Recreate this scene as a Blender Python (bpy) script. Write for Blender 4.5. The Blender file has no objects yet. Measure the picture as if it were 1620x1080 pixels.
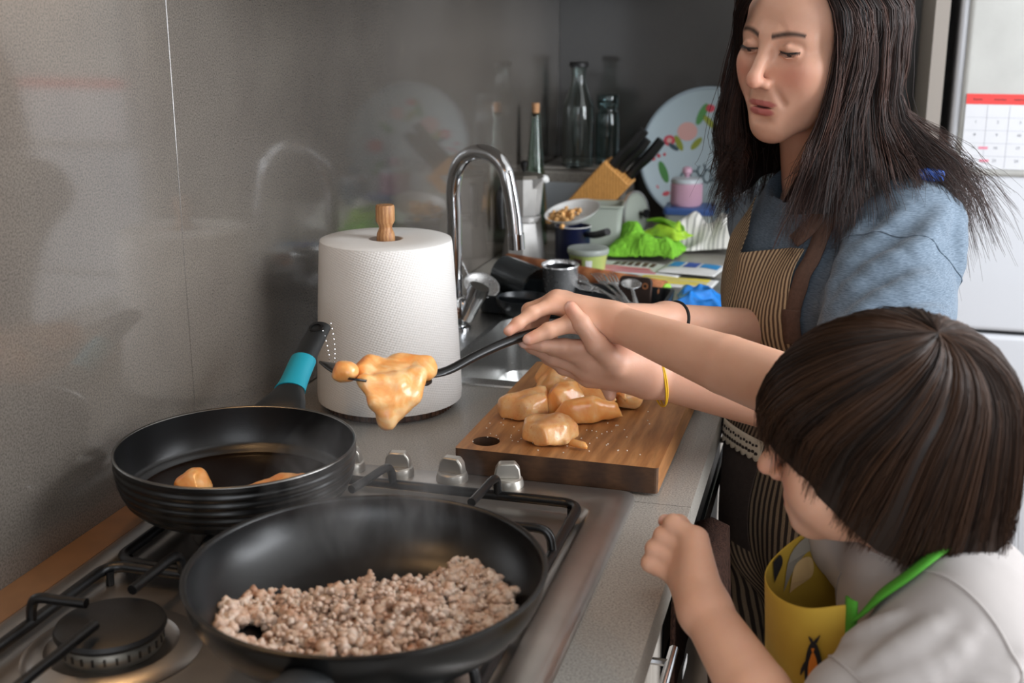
import bpy, bmesh, math, random
import numpy as np
from mathutils import Vector, Matrix

scene = bpy.context.scene
COL = scene.collection
random.seed(7)
RNG = np.random.default_rng(7)
PI = math.pi

# ------------------------------------------------------------------ camera
CAM_POS = np.array([0.74, 0.0, 1.43])
FOCAL_PX, PITCH, YAW = 1900.0, 0.26714, 0.26756
_fw = np.array([-math.sin(YAW) * math.cos(PITCH), math.cos(YAW) * math.cos(PITCH), -math.sin(PITCH)])
_rt = np.array([math.cos(YAW), math.sin(YAW), 0.0])
_up = np.cross(_rt, _fw)
cam_data = bpy.data.cameras.new('camera')
cam_data.sensor_width = 36.0
cam_data.lens = FOCAL_PX / 1620.0 * 36.0
cam_data.clip_start = 0.02
cam_data.dof.use_dof = True
cam_data.dof.focus_distance = 1.40
cam_data.dof.aperture_fstop = 6.3
cam = bpy.data.objects.new('camera', cam_data)
COL.objects.link(cam)
cam.matrix_world = Matrix(((_rt[0], _up[0], -_fw[0], CAM_POS[0]), (_rt[1], _up[1], -_fw[1], CAM_POS[1]),
                           (_rt[2], _up[2], -_fw[2], CAM_POS[2]), (0, 0, 0, 1)))
scene.camera = cam

# ------------------------------------------------------------------ world, light, exposure
world = bpy.data.worlds.new('world')
scene.world = world
world.use_nodes = True
world.node_tree.nodes['Background'].inputs[0].default_value = (0.80, 0.88, 1.0, 1)
world.node_tree.nodes['Background'].inputs[1].default_value = 0.9
vs = scene.view_settings
vs.view_transform = 'Standard'
vs.look = 'None'
vs.gamma = 1.0
vs.exposure = 0.28
vs.use_curve_mapping = False

cy = scene.cycles
cy.max_bounces = 8; cy.diffuse_bounces = 3; cy.glossy_bounces = 4; cy.transmission_bounces = 8; cy.volume_bounces = 0; cy.caustics_reflective = False; cy.caustics_refractive = False
cy.volume_step_rate = 3.0; cy.use_adaptive_sampling = True; cy.adaptive_threshold = .015; cy.sample_clamp_indirect = 6.0
ROOM_X1, ROOM_Y0, ROOM_Y1, ROOM_Z1 = 2.55, -1.6, 3.17, 2.5
def area_light(name, loc, target, sx, sy, power, col):
    l = bpy.data.lights.new(name, 'AREA')
    l.shape = 'RECTANGLE'; l.size = sx; l.size_y = sy; l.energy = power; l.color = col
    o = bpy.data.objects.new(name, l); COL.objects.link(o)
    o.location = loc
    o.rotation_euler = (Vector(target) - Vector(loc)).to_track_quat('-Z', 'Y').to_euler()
    return o
# daylight entering through the window in the right wall, plus an added fill light behind the photographer
area_light('daylight_window', (ROOM_X1 + 0.05, 1.45, 1.65), (0, 1.45, 1.2), 1.5, 1.4, 70, (0.93, 0.96, 1.0))
area_light('fill_behind_camera', (1.5, ROOM_Y0 - 0.05, 1.35), (1.1, 2.0, 1.2), 1.6, 2.0, 22, (0.95, 0.97, 1.0))

# ------------------------------------------------------------------ helpers
def lin(c):
    out = []
    for v in c:
        v = v / 255.0
        out.append(v / 12.92 if v <= 0.04045 else ((v + 0.055) / 1.055) ** 2.4)
    return (out[0], out[1], out[2], 1.0)

class NT:
    def __init__(s, name):
        s.m = bpy.data.materials.new(name); s.m.use_nodes = True
        s.t = s.m.node_tree; s.b = s.t.nodes['Principled BSDF']; s.out = s.t.nodes['Material Output']
    def n(s, typ, **kw):
        x = s.t.nodes.new(typ)
        for k, v in kw.items():
            if k.startswith('i_'):
                key = k[2:]
                x.inputs[int(key) if key.isdigit() else key.replace('_', ' ')].default_value = v
            else:
                setattr(x, k, v)
        return x
    def l(s, a, b): s.t.links.new(a, b)
    def coord(s, kind='Object', scale=(1, 1, 1), rot=(0, 0, 0), loc=(0, 0, 0)):
        tc = s.n('ShaderNodeTexCoord'); mp = s.n('ShaderNodeMapping')
        s.l(tc.outputs[kind], mp.inputs[0])
        mp.inputs['Scale'].default_value = scale; mp.inputs['Rotation'].default_value = rot; mp.inputs['Location'].default_value = loc
        return mp.outputs[0]
    def noise(s, vec, scale, detail=3, rough=.5, dist=0):
        x = s.n('ShaderNodeTexNoise'); s.l(vec, x.inputs['Vector'])
        x.inputs['Scale'].default_value = scale; x.inputs['Detail'].default_value = detail
        x.inputs['Roughness'].default_value = rough; x.inputs['Distortion'].default_value = dist
        return x.outputs[0]
    def ramp(s, fac, stops, interp='LINEAR'):
        r = s.n('ShaderNodeValToRGB'); s.l(fac, r.inputs[0]); r.color_ramp.interpolation = interp
        e = r.color_ramp.elements
        while len(e) < len(stops): e.new(0.5)
        for k, (p, c) in enumerate(stops):
            e[k].position = p; e[k].color = c if len(c) == 4 else (*c, 1)
        return r.outputs[0]
    def mix(s, fac, a, b, mode='MIX'):
        x = s.n('ShaderNodeMix', data_type='RGBA', blend_type=mode)
        if hasattr(fac, 'links'): s.l(fac, x.inputs[0])
        else: x.inputs[0].default_value = fac
        for v, i in ((a, 6), (b, 7)):
            if hasattr(v, 'links'): s.l(v, x.inputs[i])
            else: x.inputs[i].default_value = v
        return x.outputs[2]
    def math(s, op, a, b=None):
        x = s.n('ShaderNodeMath', operation=op)
        for v, i in ((a, 0), (b, 1)):
            if v is None: continue
            if hasattr(v, 'links'): s.l(v, x.inputs[i])
            else: x.inputs[i].default_value = v
        return x.outputs[0]
    def bump(s, h, strength=.2, dist=.002):
        x = s.n('ShaderNodeBump'); s.l(h, x.inputs['Height'])
        x.inputs['Strength'].default_value = strength; x.inputs['Distance'].default_value = dist
        s.l(x.outputs[0], s.b.inputs['Normal']); return x
    def set(s, **kw):
        for k, v in kw.items():
            s.b.inputs[k.replace('_', ' ')].default_value = v
    def base(s, c):
        if hasattr(c, 'links'): s.l(c, s.b.inputs['Base Color'])
        else: s.b.inputs['Base Color'].default_value = c

MATS = {}
def plain(name, rgb, rough=.5, metal=0.0, var=0.0, vscale=30, bump=0.0, bscale=300, bdist=.001, **kw):
    t = NT(name); t.set(Roughness=rough, Metallic=metal, **kw)
    c = lin(rgb)
    if var > 0:
        nz = t.noise(t.coord(), vscale, 4)
        lo = tuple(x * (1 - var) for x in c[:3]) + (1,); hi = tuple(min(1, x * (1 + var)) for x in c[:3]) + (1,)
        t.base(t.ramp(nz, [(0.3, lo), (0.7, hi)]))
    else: t.base(c)
    if bump > 0: t.bump(t.noise(t.coord(), bscale, 3), bump, bdist)
    MATS[name] = t.m
    return t.m

def tag(o, label=None, cat=None, group=None, kind=None):
    if label: o['label'] = label
    if cat: o['category'] = cat
    if group: o['group'] = group
    if kind: o['kind'] = kind
    return o
def empty(name, loc=(0, 0, 0), rz=0.0):
    o = bpy.data.objects.new(name, None); COL.objects.link(o)
    o.location = loc; o.rotation_euler = (0, 0, rz); o.empty_display_size = .02
    return o
def copy_tree(o, parent=None):
    c = o.copy(); COL.objects.link(c); c.parent = parent
    for ch in o.children: copy_tree(ch, c)
    return c

def frame_from(d, hint=(0, 0, 1)):
    """3x3 with columns (x, y, z): z along d."""
    z = np.asarray(d, float); z = z / np.linalg.norm(z)
    h = np.asarray(hint, float)
    if abs(z @ h) > .98 * np.linalg.norm(h): h = np.array([1., 0, 0]) if abs(z[0]) < .9 else np.array([0, 1., 0])
    x = np.cross(h, z); x /= np.linalg.norm(x)
    return np.column_stack([x, np.cross(z, x), z])

def spline(pts, n):
    """Catmull-Rom through rows of pts (any width), n samples."""
    p = np.asarray(pts, float)
    if len(p) < 3:
        t = np.linspace(0, 1, n)[:, None]; return p[0] * (1 - t) + p[-1] * t
    q = np.vstack([2 * p[0] - p[1], p, 2 * p[-1] - p[-2]])
    t = np.linspace(0, len(p) - 1 - 1e-9, n); i = t.astype(int); f = (t - i)[:, None]
    a, b, c, d = q[i], q[i + 1], q[i + 2], q[i + 3]
    return .5 * ((2 * b) + (-a + c) * f + (2 * a - 5 * b + 4 * c - d) * f ** 2 + (-a + 3 * b - 3 * c + d) * f ** 3)

class MB:
    def __init__(s): s.v = []; s.f = []; s.uv = None
    def add(s, v, f):
        o = len(s.v); s.v.extend([tuple(map(float, q)) for q in v]); s.f.extend([tuple(i + o for i in q) for q in f]); return s
    def box(s, lo, hi, R=None, c=(0, 0, 0)):
        (a, b, d), (e, f, g) = lo, hi
        v = np.array([(a, b, d), (e, b, d), (e, f, d), (a, f, d), (a, b, g), (e, b, g), (e, f, g), (a, f, g)], float)
        if R is not None: v = v @ np.asarray(R).T + np.asarray(c)
        return s.add(v, [(0, 3, 2, 1), (4, 5, 6, 7), (0, 1, 5, 4), (1, 2, 6, 5), (2, 3, 7, 6), (3, 0, 4, 7)])
    def lathe(s, prof, c=(0, 0, 0), seg=48, R=None, closed=False, cap0=False, cap1=False, n=None, wob=None):
        prof = np.asarray(prof, float)
        a = np.arange(seg) / seg * 2 * PI
        v = np.stack([np.outer(prof[:, 0], np.cos(a)), np.outer(prof[:, 0], np.sin(a)), np.repeat(prof[:, 1][:, None], seg, 1)], -1).reshape(-1, 3)
        if R is not None: v = v @ np.asarray(R).T
        v = v + np.asarray(c)
        m = len(prof); f = []
        for i in range(m if closed else m - 1):
            j = (i + 1) % m
            for k in range(seg):
                k2 = (k + 1) % seg
                f.append((i * seg + k, i * seg + k2, j * seg + k2, j * seg + k))
        if cap0: f.append(tuple(range(seg - 1, -1, -1)))
        if cap1: f.append(tuple((m - 1) * seg + k for k in range(seg)))
        return s.add(v, f)
    def tube(s, pts, rad, seg=12, n=None, caps=True, flat=None, hint=(0, 0, 1), closed=False):
        """rad scalar or per-point (or Nx2 for elliptical: across, up)."""
        pts = np.asarray(pts, float)
        rad = np.asarray(rad, float)
        if rad.ndim == 0: rad = np.full(len(pts), float(rad))
        if rad.ndim == 1: rad = np.stack([rad, rad], 1)
        if n:
            q = spline(np.hstack([pts, rad]), n); pts, rad = q[:, :3], np.maximum(q[:, 3:], 1e-5)
        N = len(pts)
        if closed: tan = np.roll(pts, -1, 0) - np.roll(pts, 1, 0)
        else: tan = np.gradient(pts, axis=0)
        tan /= np.linalg.norm(tan, axis=1)[:, None] + 1e-12
        F = frame_from(tan[0], hint); x = F[:, 0]
        a = np.arange(seg) / seg * 2 * PI; v = []
        for i in range(N):
            x = x - tan[i] * (x @ tan[i]); x /= np.linalg.norm(x) + 1e-12
            y = np.cross(tan[i], x)
            v.append(pts[i] + np.outer(np.cos(a) * rad[i, 0], x) + np.outer(np.sin(a) * rad[i, 1], y))
        v = np.concatenate(v); f = []
        for i in range(N if closed else N - 1):
            j = (i + 1) % N
            for k in range(seg):
                k2 = (k + 1) % seg
                f.append((i * seg + k, i * seg + k2, j * seg + k2, j * seg + k))
        if caps and not closed:
            f.append(tuple(range(seg - 1, -1, -1))); f.append(tuple((N - 1) * seg + k for k in range(seg)))
        return s.add(v, f)
    def grid(s, P, close_u=False):
        """P: nu x nv x 3"""
        P = np.asarray(P, float); nu, nv = P.shape[:2]; f = []
        for i in range(nu if close_u else nu - 1):
            i2 = (i + 1) % nu
            for j in range(nv - 1): f.append((i * nv + j, i2 * nv + j, i2 * nv + j + 1, i * nv + j + 1))
        return s.add(P.reshape(-1, 3), f)
    def prism(s, outline, z0, z1, R=None, c=(0, 0, 0)):
        o = np.asarray(outline, float); n = len(o)
        v = np.vstack([np.column_stack([o, np.full(n, z0)]), np.column_stack([o, np.full(n, z1)])])
        if R is not None: v = v @ np.asarray(R).T
        v = v + np.asarray(c)
        f = [tuple(range(n - 1, -1, -1)), tuple(range(n, 2 * n))] + [(k, (k + 1) % n, n + (k + 1) % n, n + k) for k in range(n)]
        return s.add(v, f)
    def build(s, name, m, parent=None, smooth=True, ang=40, bevel=0, bseg=2, solid=0, sub=0, solid_off=0):
        me = bpy.data.meshes.new(name); me.from_pydata(s.v, [], s.f); me.update()
        return finish(name, me, m, parent, smooth, ang, bevel, bseg, solid, sub, solid_off)

def finish(name, me, m, parent=None, smooth=True, ang=40, bevel=0, bseg=2, solid=0, sub=0, solid_off=0):
    if smooth:
        me.shade_smooth()
        if ang < 180: me.set_sharp_from_angle(angle=math.radians(ang))
    o = bpy.data.objects.new(name, me); COL.objects.link(o)
    if m is not None: me.materials.append(m if not isinstance(m, str) else MATS[m])
    if parent is not None: o.parent = parent
    if solid:
        d = o.modifiers.new('solid', 'SOLIDIFY'); d.thickness = solid; d.offset = solid_off
    if bevel:
        d = o.modifiers.new('bevel', 'BEVEL'); d.width = bevel; d.segments = bseg; d.limit_method = 'ANGLE'; d.angle_limit = math.radians(35)
        d.harden_normals = False
    if sub:
        d = o.modifiers.new('sub', 'SUBSURF'); d.levels = sub; d.render_levels = sub
    return o

def set_attr(me, name, data):
    a = me.attributes.new(name, 'FLOAT', 'POINT'); a.data.foreach_set('value', np.asarray(data, np.float32))
def set_uv(me, uv):
    """per-vertex uv -> loop uv"""
    L = me.uv_layers.new(name='UVMap'); idx = np.empty(len(me.loops), np.int32); me.loops.foreach_get('vertex_index', idx)
    L.data.foreach_set('uv', np.asarray(uv, np.float32)[idx].ravel())

def rounded_rect(x0, y0, x1, y1, r, seg=6):
    out = []
    for cx, cy, a0 in ((x1 - r, y0 + r, -90), (x1 - r, y1 - r, 0), (x0 + r, y1 - r, 90), (x0 + r, y0 + r, 180)):
        for k in range(seg + 1):
            a = math.radians(a0 + 90 * k / seg); out.append((cx + r * math.cos(a), cy + r * math.sin(a)))
    return out
def world_verts(v, R, c): return np.asarray(v) @ np.asarray(R).T + np.asarray(c)
def rot(ax, a):
    return np.array(Matrix.Rotation(a, 3, ax))

# ------------------------------------------------------------------ signed distance sculpting
def vnoise(p, freq, seed=0):
    """smooth value noise in [-1,1] for points (n,3)"""
    q = p * freq + seed * 17.31; i = np.floor(q).astype(np.int64); f = q - i; f = f * f * (3 - 2 * f); r = 0
    for dx in (0, 1):
        for dy in (0, 1):
            for dz in (0, 1):
                h = ((i[..., 0] + dx) * 73856093) ^ ((i[..., 1] + dy) * 19349663) ^ ((i[..., 2] + dz) * 83492791)
                h = (h ^ (h >> 13)) * 1274126177 & 0x7fffffff
                w = (f[..., 0] if dx else 1 - f[..., 0]) * (f[..., 1] if dy else 1 - f[..., 1]) * (f[..., 2] if dz else 1 - f[..., 2])
                r = r + w * ((h % 65536) / 32768.0 - 1)
    return r

class Sdf:
    def __init__(s, lo, hi, h):
        s.lo = np.asarray(lo, float); s.h = h
        s.n = np.ceil((np.asarray(hi, float) - s.lo) / h).astype(int) + 1
        s.d = np.full(s.n, .05, np.float32)
    def _blk(s, lo, hi):
        a = np.clip(np.floor((np.asarray(lo) - s.lo) / s.h).astype(int), 0, s.n)
        b = np.clip(np.ceil((np.asarray(hi) - s.lo) / s.h).astype(int) + 1, 0, s.n)
        if (b <= a).any(): return None
        ax = [(s.lo[k] + s.h * np.arange(a[k], b[k])).astype(np.float32) for k in range(3)]
        return tuple(slice(a[k], b[k]) for k in range(3)), ax[0][:, None, None], ax[1][None, :, None], ax[2][None, None, :]
    def _apply(s, sl, f, k, sub):
        d = s.d[sl]
        if sub:
            f = -f
            if k > 0:
                h = np.maximum(k - np.abs(d - f), 0) / k; s.d[sl] = np.maximum(d, f) + h * h * k * .25
            else: s.d[sl] = np.maximum(d, f)
        else:
            if k > 0:
                h = np.maximum(k - np.abs(d - f), 0) / k; s.d[sl] = np.minimum(d, f) - h * h * k * .25
            else: s.d[sl] = np.minimum(d, f)
    def cone(s, a, b, ra, rb, k=.01, sub=False):
        a = np.asarray(a, float); b = np.asarray(b, float); m = max(ra, rb) + k + 3 * s.h
        B = s._blk(np.minimum(a, b) - m, np.maximum(a, b) + m)
        if B is None: return s
        sl, x, y, z = B; ba = b - a; L2 = ba @ ba + 1e-12
        t = np.clip(((x - a[0]) * ba[0] + (y - a[1]) * ba[1] + (z - a[2]) * ba[2]) / L2, 0, 1)
        f = np.sqrt((x - a[0] - t * ba[0]) ** 2 + (y - a[1] - t * ba[1]) ** 2 + (z - a[2] - t * ba[2]) ** 2) - (ra + (rb - ra) * t)
        s._apply(sl, f, k, sub); return s
    def chain(s, pts, rad, k=.01, k2=None):
        for i in range(len(pts) - 1): s.cone(pts[i], pts[i + 1], rad[i], rad[i + 1], k if i == 0 else (k2 if k2 is not None else k))
        return s
    def ell(s, c, r, R=None, k=.01, sub=False):
        c = np.asarray(c, float); r = np.asarray(r, float); R = np.eye(3) if R is None else np.asarray(R)
        ext = np.sqrt(((R * r) ** 2).sum(1)) + k + 3 * s.h
        B = s._blk(c - ext, c + ext)
        if B is None: return s
        sl, x, y, z = B; X, Y, Z = x - c[0], y - c[1], z - c[2]
        q = [X * R[0, i] + Y * R[1, i] + Z * R[2, i] for i in range(3)]
        k0 = np.sqrt(sum((q[i] / r[i]) ** 2 for i in range(3))); k1 = np.sqrt(sum((q[i] / r[i] ** 2) ** 2 for i in range(3))) + 1e-6
        s._apply(sl, k0 * (k0 - 1) / k1, k, sub); return s
    def box(s, c, b, R=None, r=.005, k=.01, sub=False):
        c = np.asarray(c, float); b = np.asarray(b, float); R = np.eye(3) if R is None else np.asarray(R)
        ext = (np.abs(R) * b).sum(1) + k + 3 * s.h
        B = s._blk(c - ext, c + ext)
        if B is None: return s
        sl, x, y, z = B; X, Y, Z = x - c[0], y - c[1], z - c[2]
        q = [np.abs(X * R[0, i] + Y * R[1, i] + Z * R[2, i]) - (b[i] - r) for i in range(3)]
        f = np.sqrt(sum(np.maximum(w, 0) ** 2 for w in q)) + np.minimum(np.maximum(np.maximum(q[0], q[1]), q[2]), 0) - r
        s._apply(sl, f, k, sub); return s
    def half(s, p, n, k=.004):
        """cut away the side n points to"""
        n = np.asarray(n, float); n = n / np.linalg.norm(n); p = np.asarray(p, float)
        sl, x, y, z = s._blk(s.lo, s.lo + s.h * s.n)
        f = (x - p[0]) * n[0] + (y - p[1]) * n[1] + (z - p[2]) * n[2]
        d = s.d; h = np.maximum(k - np.abs(d - f), 0) / k; s.d = (np.maximum(d, f) + h * h * k * .25).astype(np.float32); return s
    def noise(s, amp, freq, seed=0, band=.02):
        m = np.abs(s.d) < band; idx = np.argwhere(m); p = s.lo + idx * s.h
        s.d[m] += (amp * vnoise(p, freq, seed)).astype(np.float32); return s
    def mesh(s, smooth=2):
        d = s.d; d[0] = d[-1] = .05; d[:, 0] = d[:, -1] = .05; d[:, :, 0] = d[:, :, -1] = .05
        ins = d < 0; nx, ny, nz = d.shape
        c = np.zeros((nx - 1, ny - 1, nz - 1), np.uint8)
        for i in (0, 1):
            for j in (0, 1):
                for k in (0, 1): c += ins[i:nx - 1 + i, j:ny - 1 + j, k:nz - 1 + k]
        act = (c > 0) & (c < 8); cells = np.argwhere(act); num = np.full(act.shape, -1, np.int32); num[act] = np.arange(len(cells))
        acc = np.zeros((len(cells), 3)); cnt = np.zeros(len(cells))
        corner = {(i, j, k): d[cells[:, 0] + i, cells[:, 1] + j, cells[:, 2] + k].astype(float) for i in (0, 1) for j in (0, 1) for k in (0, 1)}
        for p in corner:
            for ax in range(3):
                if p[ax]: continue
                q = list(p); q[ax] = 1; a, b = corner[p], corner[tuple(q)]
                m = (a < 0) != (b < 0); t = np.zeros_like(a); t[m] = a[m] / (a[m] - b[m])
                e = np.zeros((len(cells), 3)); e += np.array(p); e[:, ax] += t; acc[m] += e[m]; cnt[m] += 1
        v = s.lo + (cells + acc / np.maximum(cnt, 1)[:, None]) * s.h
        faces = []
        for ax in range(3):
            u, w = [(1, 2), (2, 0), (0, 1)][ax]
            sa = [slice(1, -1)] * 3; sa[ax] = slice(0, -1); sb = [slice(1, -1)] * 3; sb[ax] = slice(1, None)
            A, B = ins[tuple(sa)], ins[tuple(sb)]; e = np.argwhere(A != B); 
            if not len(e): continue
            flip = ~A[tuple(e.T)]; off = np.ones(3, int); off[ax] = 0; e = e + off
            du = np.zeros(3, int); du[u] = 1; dw = np.zeros(3, int); dw[w] = 1
            q = np.stack([num[tuple((e - du - dw).T)], num[tuple((e - dw).T)], num[tuple(e.T)], num[tuple((e - du).T)]], 1)
            q[flip] = q[flip][:, ::-1]; faces.append(q)
        f = np.concatenate(faces); f = f[(f >= 0).all(1)]
        for it in range(smooth):
            sm = np.zeros_like(v); ct = np.zeros(len(v))
            for a, b in ((0, 1), (1, 2), (2, 3), (3, 0)):
                np.add.at(sm, f[:, a], v[f[:, b]]); np.add.at(ct, f[:, a], 1)
            v = v * .5 + .5 * sm / np.maximum(ct, 1)[:, None]
        return v, f

def raw_mesh(name, v, f):
    me = bpy.data.meshes.new(name); v = np.asarray(v, np.float32); f = np.asarray(f, np.int32); n = f.shape[1]
    me.vertices.add(len(v)); me.vertices.foreach_set('co', v.ravel())
    me.loops.add(f.size); me.loops.foreach_set('vertex_index', f.ravel())
    me.polygons.add(len(f)); me.polygons.foreach_set('loop_start', np.arange(0, f.size, n, dtype=np.int32))
    me.update(calc_edges=True); me.validate(); return me
A3 = lambda *p: np.array(p, float)
def unit(v): v = np.asarray(v, float); return v / np.linalg.norm(v)
def grid_faces(nu, nv):
    i = np.arange(nu - 1)[:, None]; j = np.arange(nv - 1)[None, :]; b = i * nv + j
    return np.stack([b, b + nv, b + nv + 1, b + 1], -1).reshape(-1, 4)
# ================================================================== materials
def stone_mat(name, c1, c2, rough, spk=600, coat=0.0):
    t = NT(name); v = t.coord()
    a = t.noise(v, 9, 4, .6); b = t.noise(v, spk, 2)
    base = t.ramp(a, [(.3, lin(c1)), (.7, lin(c2))])
    sp = t.ramp(b, [(.35, (.62, .62, .62, 1)), (.6, (1.12, 1.1, 1.08, 1))])
    t.base(t.mix(1.0, base, sp, 'MULTIPLY')); t.set(Roughness=rough)
    t.bump(b, .12, .0006)
    if coat: t.set(Coat_Weight=coat, Coat_Roughness=.07, Coat_IOR=1.6)
    MATS[name] = t.m; return t.m
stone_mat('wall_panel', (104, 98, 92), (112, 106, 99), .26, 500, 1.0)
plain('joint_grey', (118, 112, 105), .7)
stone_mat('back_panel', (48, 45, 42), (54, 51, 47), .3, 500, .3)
stone_mat('counter_stone', (158, 154, 147), (166, 162, 155), .32, 500)
plain('white_paint', (226, 224, 220), .7)
plain('ceiling_paint', (232, 231, 228), .8)
t = NT('floor_boards'); v = t.coord(scale=(1, 6, 1)); nz = t.noise(v, 5, 4)
t.base(t.ramp(nz, [(.3, lin((116, 98, 84))), (.7, lin((142, 124, 106)))])); t.set(Roughness=.45); MATS['floor_boards'] = t.m
plain('warm_lit_counter', (120, 88, 60), .5, var=.12)  # warm hood light on the grey counter, put into the colour

def steel_mat(name, rgb, rough, sc=(4, 200, 200), amt=.12, bump=.05):
    t = NT(name); n1 = t.noise(t.coord(scale=sc), 12, 3)
    r = t.n('ShaderNodeMapRange'); t.l(n1, r.inputs[0]); r.inputs[3].default_value = rough - amt; r.inputs[4].default_value = rough + amt
    t.l(r.outputs[0], t.b.inputs['Roughness']); t.set(Metallic=1.0)
    n2 = t.noise(t.coord(), 14, 5)
    c = lin(rgb); t.base(t.ramp(n2, [(.3, tuple(x * .82 for x in c[:3]) + (1,)), (.7, c)]))
    t.bump(n1, bump, .0005); MATS[name] = t.m; return t.m
steel_mat('hob_steel', (186, 181, 176), .36)
steel_mat('sink_steel', (196, 196, 194), .3, sc=(60, 60, 60))
steel_mat('cutlery_steel', (228, 228, 228), .26, sc=(10, 10, 10), amt=.05); MATS['cutlery_steel'].node_tree.nodes['Principled BSDF'].inputs['Metallic'].default_value = .8
plain('chrome', (215, 217, 220), .07, 1.0)
plain('iron_black', (12, 12, 13), .34)
plain('burner_cap', (22, 21, 21), .5, bump=.2, bscale=500)
plain('burner_alloy', (120, 116, 108), .42, .8)
plain('knob_silver', (190, 185, 176), .36, .75)
plain('pan_black', (17, 17, 18), .32, bump=.12, bscale=700, bdist=.0006)
plain('pan_outer', (13, 13, 13), .28)
plain('rim_metal', (120, 118, 115), .3, 1.0)
plain('handle_black', (20, 22, 23), .5)
plain('turquoise', (18, 150, 172), .55)
plain('plastic_black', (16, 16, 17), .34)
def wood_mat(name, c1, c2, c3, scale=(18, 1.6, 18), rough=.5, det=9):
    t = NT(name); v = t.coord(scale=scale)
    w = t.n('ShaderNodeTexWave', wave_type='BANDS', bands_direction='X'); t.l(v, w.inputs[0])
    w.inputs['Scale'].default_value = 1.1; w.inputs['Distortion'].default_value = det; w.inputs['Detail'].default_value = 3; w.inputs['Detail Scale'].default_value = 1.2
    n = t.noise(t.coord(scale=(scale[0] * 6, scale[1] * 6, scale[2] * 6)), 2.5, 4)
    a = t.ramp(w.outputs[1], [(.05, lin(c1)), (.5, lin(c2)), (.95, lin(c3))])
    b = t.ramp(n, [(.3, (.72, .70, .68, 1)), (.65, (1.05, 1.05, 1.05, 1))])
    t.base(t.mix(1.0, a, b, 'MULTIPLY')); t.set(Roughness=rough); t.bump(n, .12, .0008); MATS[name] = t.m; return t.m
wood_mat('board_wood', (164, 111, 64), (174, 120, 71), (182, 129, 79), scale=(14, 1.6, 14), rough=.45, det=9)
wood_mat('board_end', (66, 44, 29), (78, 53, 35), (92, 64, 42), scale=(6, 40, 14), rough=.6, det=3)
wood_mat('holder_wood', (172, 118, 74), (190, 138, 90), (202, 152, 104), scale=(60, 60, 8), det=3)
wood_mat('base_wood', (72, 46, 32), (92, 60, 42), (104, 70, 50), scale=(30, 4, 30), det=4)
wood_mat('block_wood', (196, 134, 66), (214, 154, 84), (224, 168, 98), scale=(40, 40, 6), det=2)
wood_mat('pin_wood', (150, 88, 52), (172, 106, 66), (184, 120, 78), scale=(8, 30, 30), det=3)
# paper roll: embossed dots
t = NT('paper'); v = t.coord('UV', scale=(150, 70, 1), rot=(0, 0, .35)); vo = t.n('ShaderNodeTexVoronoi', feature='F1'); t.l(v, vo.inputs['Vector']); vo.inputs['Scale'].default_value = 1.0
vo.inputs['Randomness'].default_value = .15
t.base(lin((238, 235, 231))); t.set(Roughness=.95); t.bump(vo.outputs[0], .55, .0012)
t.set(Subsurface_Weight=.08, Subsurface_Radius=(.01, .01, .01)); MATS['paper'] = t.m
plain('paper_plain', (240, 238, 234), .95, bump=.15, bscale=900)
plain('cardboard', (196, 186, 176), .9)
# raw chicken
t = NT('chicken'); v = t.coord(); n1 = t.noise(v, 45, 4, .55, .6); n2 = t.noise(v, 260, 2)
a = t.ramp(n1, [(.28, lin((232, 146, 70))), (.5, lin((238, 174, 104))), (.72, lin((244, 210, 160)))])
t.base(a); t.set(Roughness=.3, Coat_Weight=.25, Coat_Roughness=.12, Subsurface_Weight=.45, Subsurface_Radius=(.016, .007, .003), Subsurface_Scale=.8); t.bump(n2, .12, .001); MATS['chicken'] = t.m
t = NT('chicken_pale'); v = t.coord(); n1 = t.noise(v, 60, 4, .6); n2 = t.noise(v, 420, 2)
a = t.ramp(n1, [(.3, lin((230, 158, 92))), (.55, lin((238, 186, 126))), (.8, lin((244, 216, 174)))])
s_ = t.ramp(n2, [(.62, (0, 0, 0, 1)), (.7, (1, 1, 1, 1))])
t.base(t.mix(s_, a, lin((226, 152, 98)))); t.set(Roughness=.3, Coat_Weight=.3, Coat_Roughness=.12, Subsurface_Weight=.4, Subsurface_Radius=(.016, .007, .003), Subsurface_Scale=.8); t.bump(n2, .2, .001); MATS['chicken_pale'] = t.m
# cooked mince
t = NT('mince'); v = t.coord(); n1 = t.noise(v, 60, 3, .6); n2 = t.noise(v, 330, 3)
a = t.ramp(n1, [(.25, lin((160, 104, 70))), (.42, lin((206, 172, 148))), (.6, lin((226, 206, 190))), (.78, lin((178, 132, 100)))])
b = t.ramp(n2, [(.3, (.78, .74, .7, 1)), (.6, (1.05, 1.05, 1.05, 1))])
t.base(t.mix(1.0, a, b, 'MULTIPLY')); t.set(Roughness=.5, Subsurface_Weight=.2, Subsurface_Radius=(.006, .003, .002), Subsurface_Scale=.4); t.bump(n2, .35, .0015); MATS['mince'] = t.m
t = NT('oil'); t.base(lin((26, 15, 7))); t.set(Roughness=.04, IOR=1.46); t.bump(t.noise(t.coord(), 60, 2), .06, .001); MATS['oil'] = t.m
plain('salt', (240, 232, 220), .6)

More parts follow.
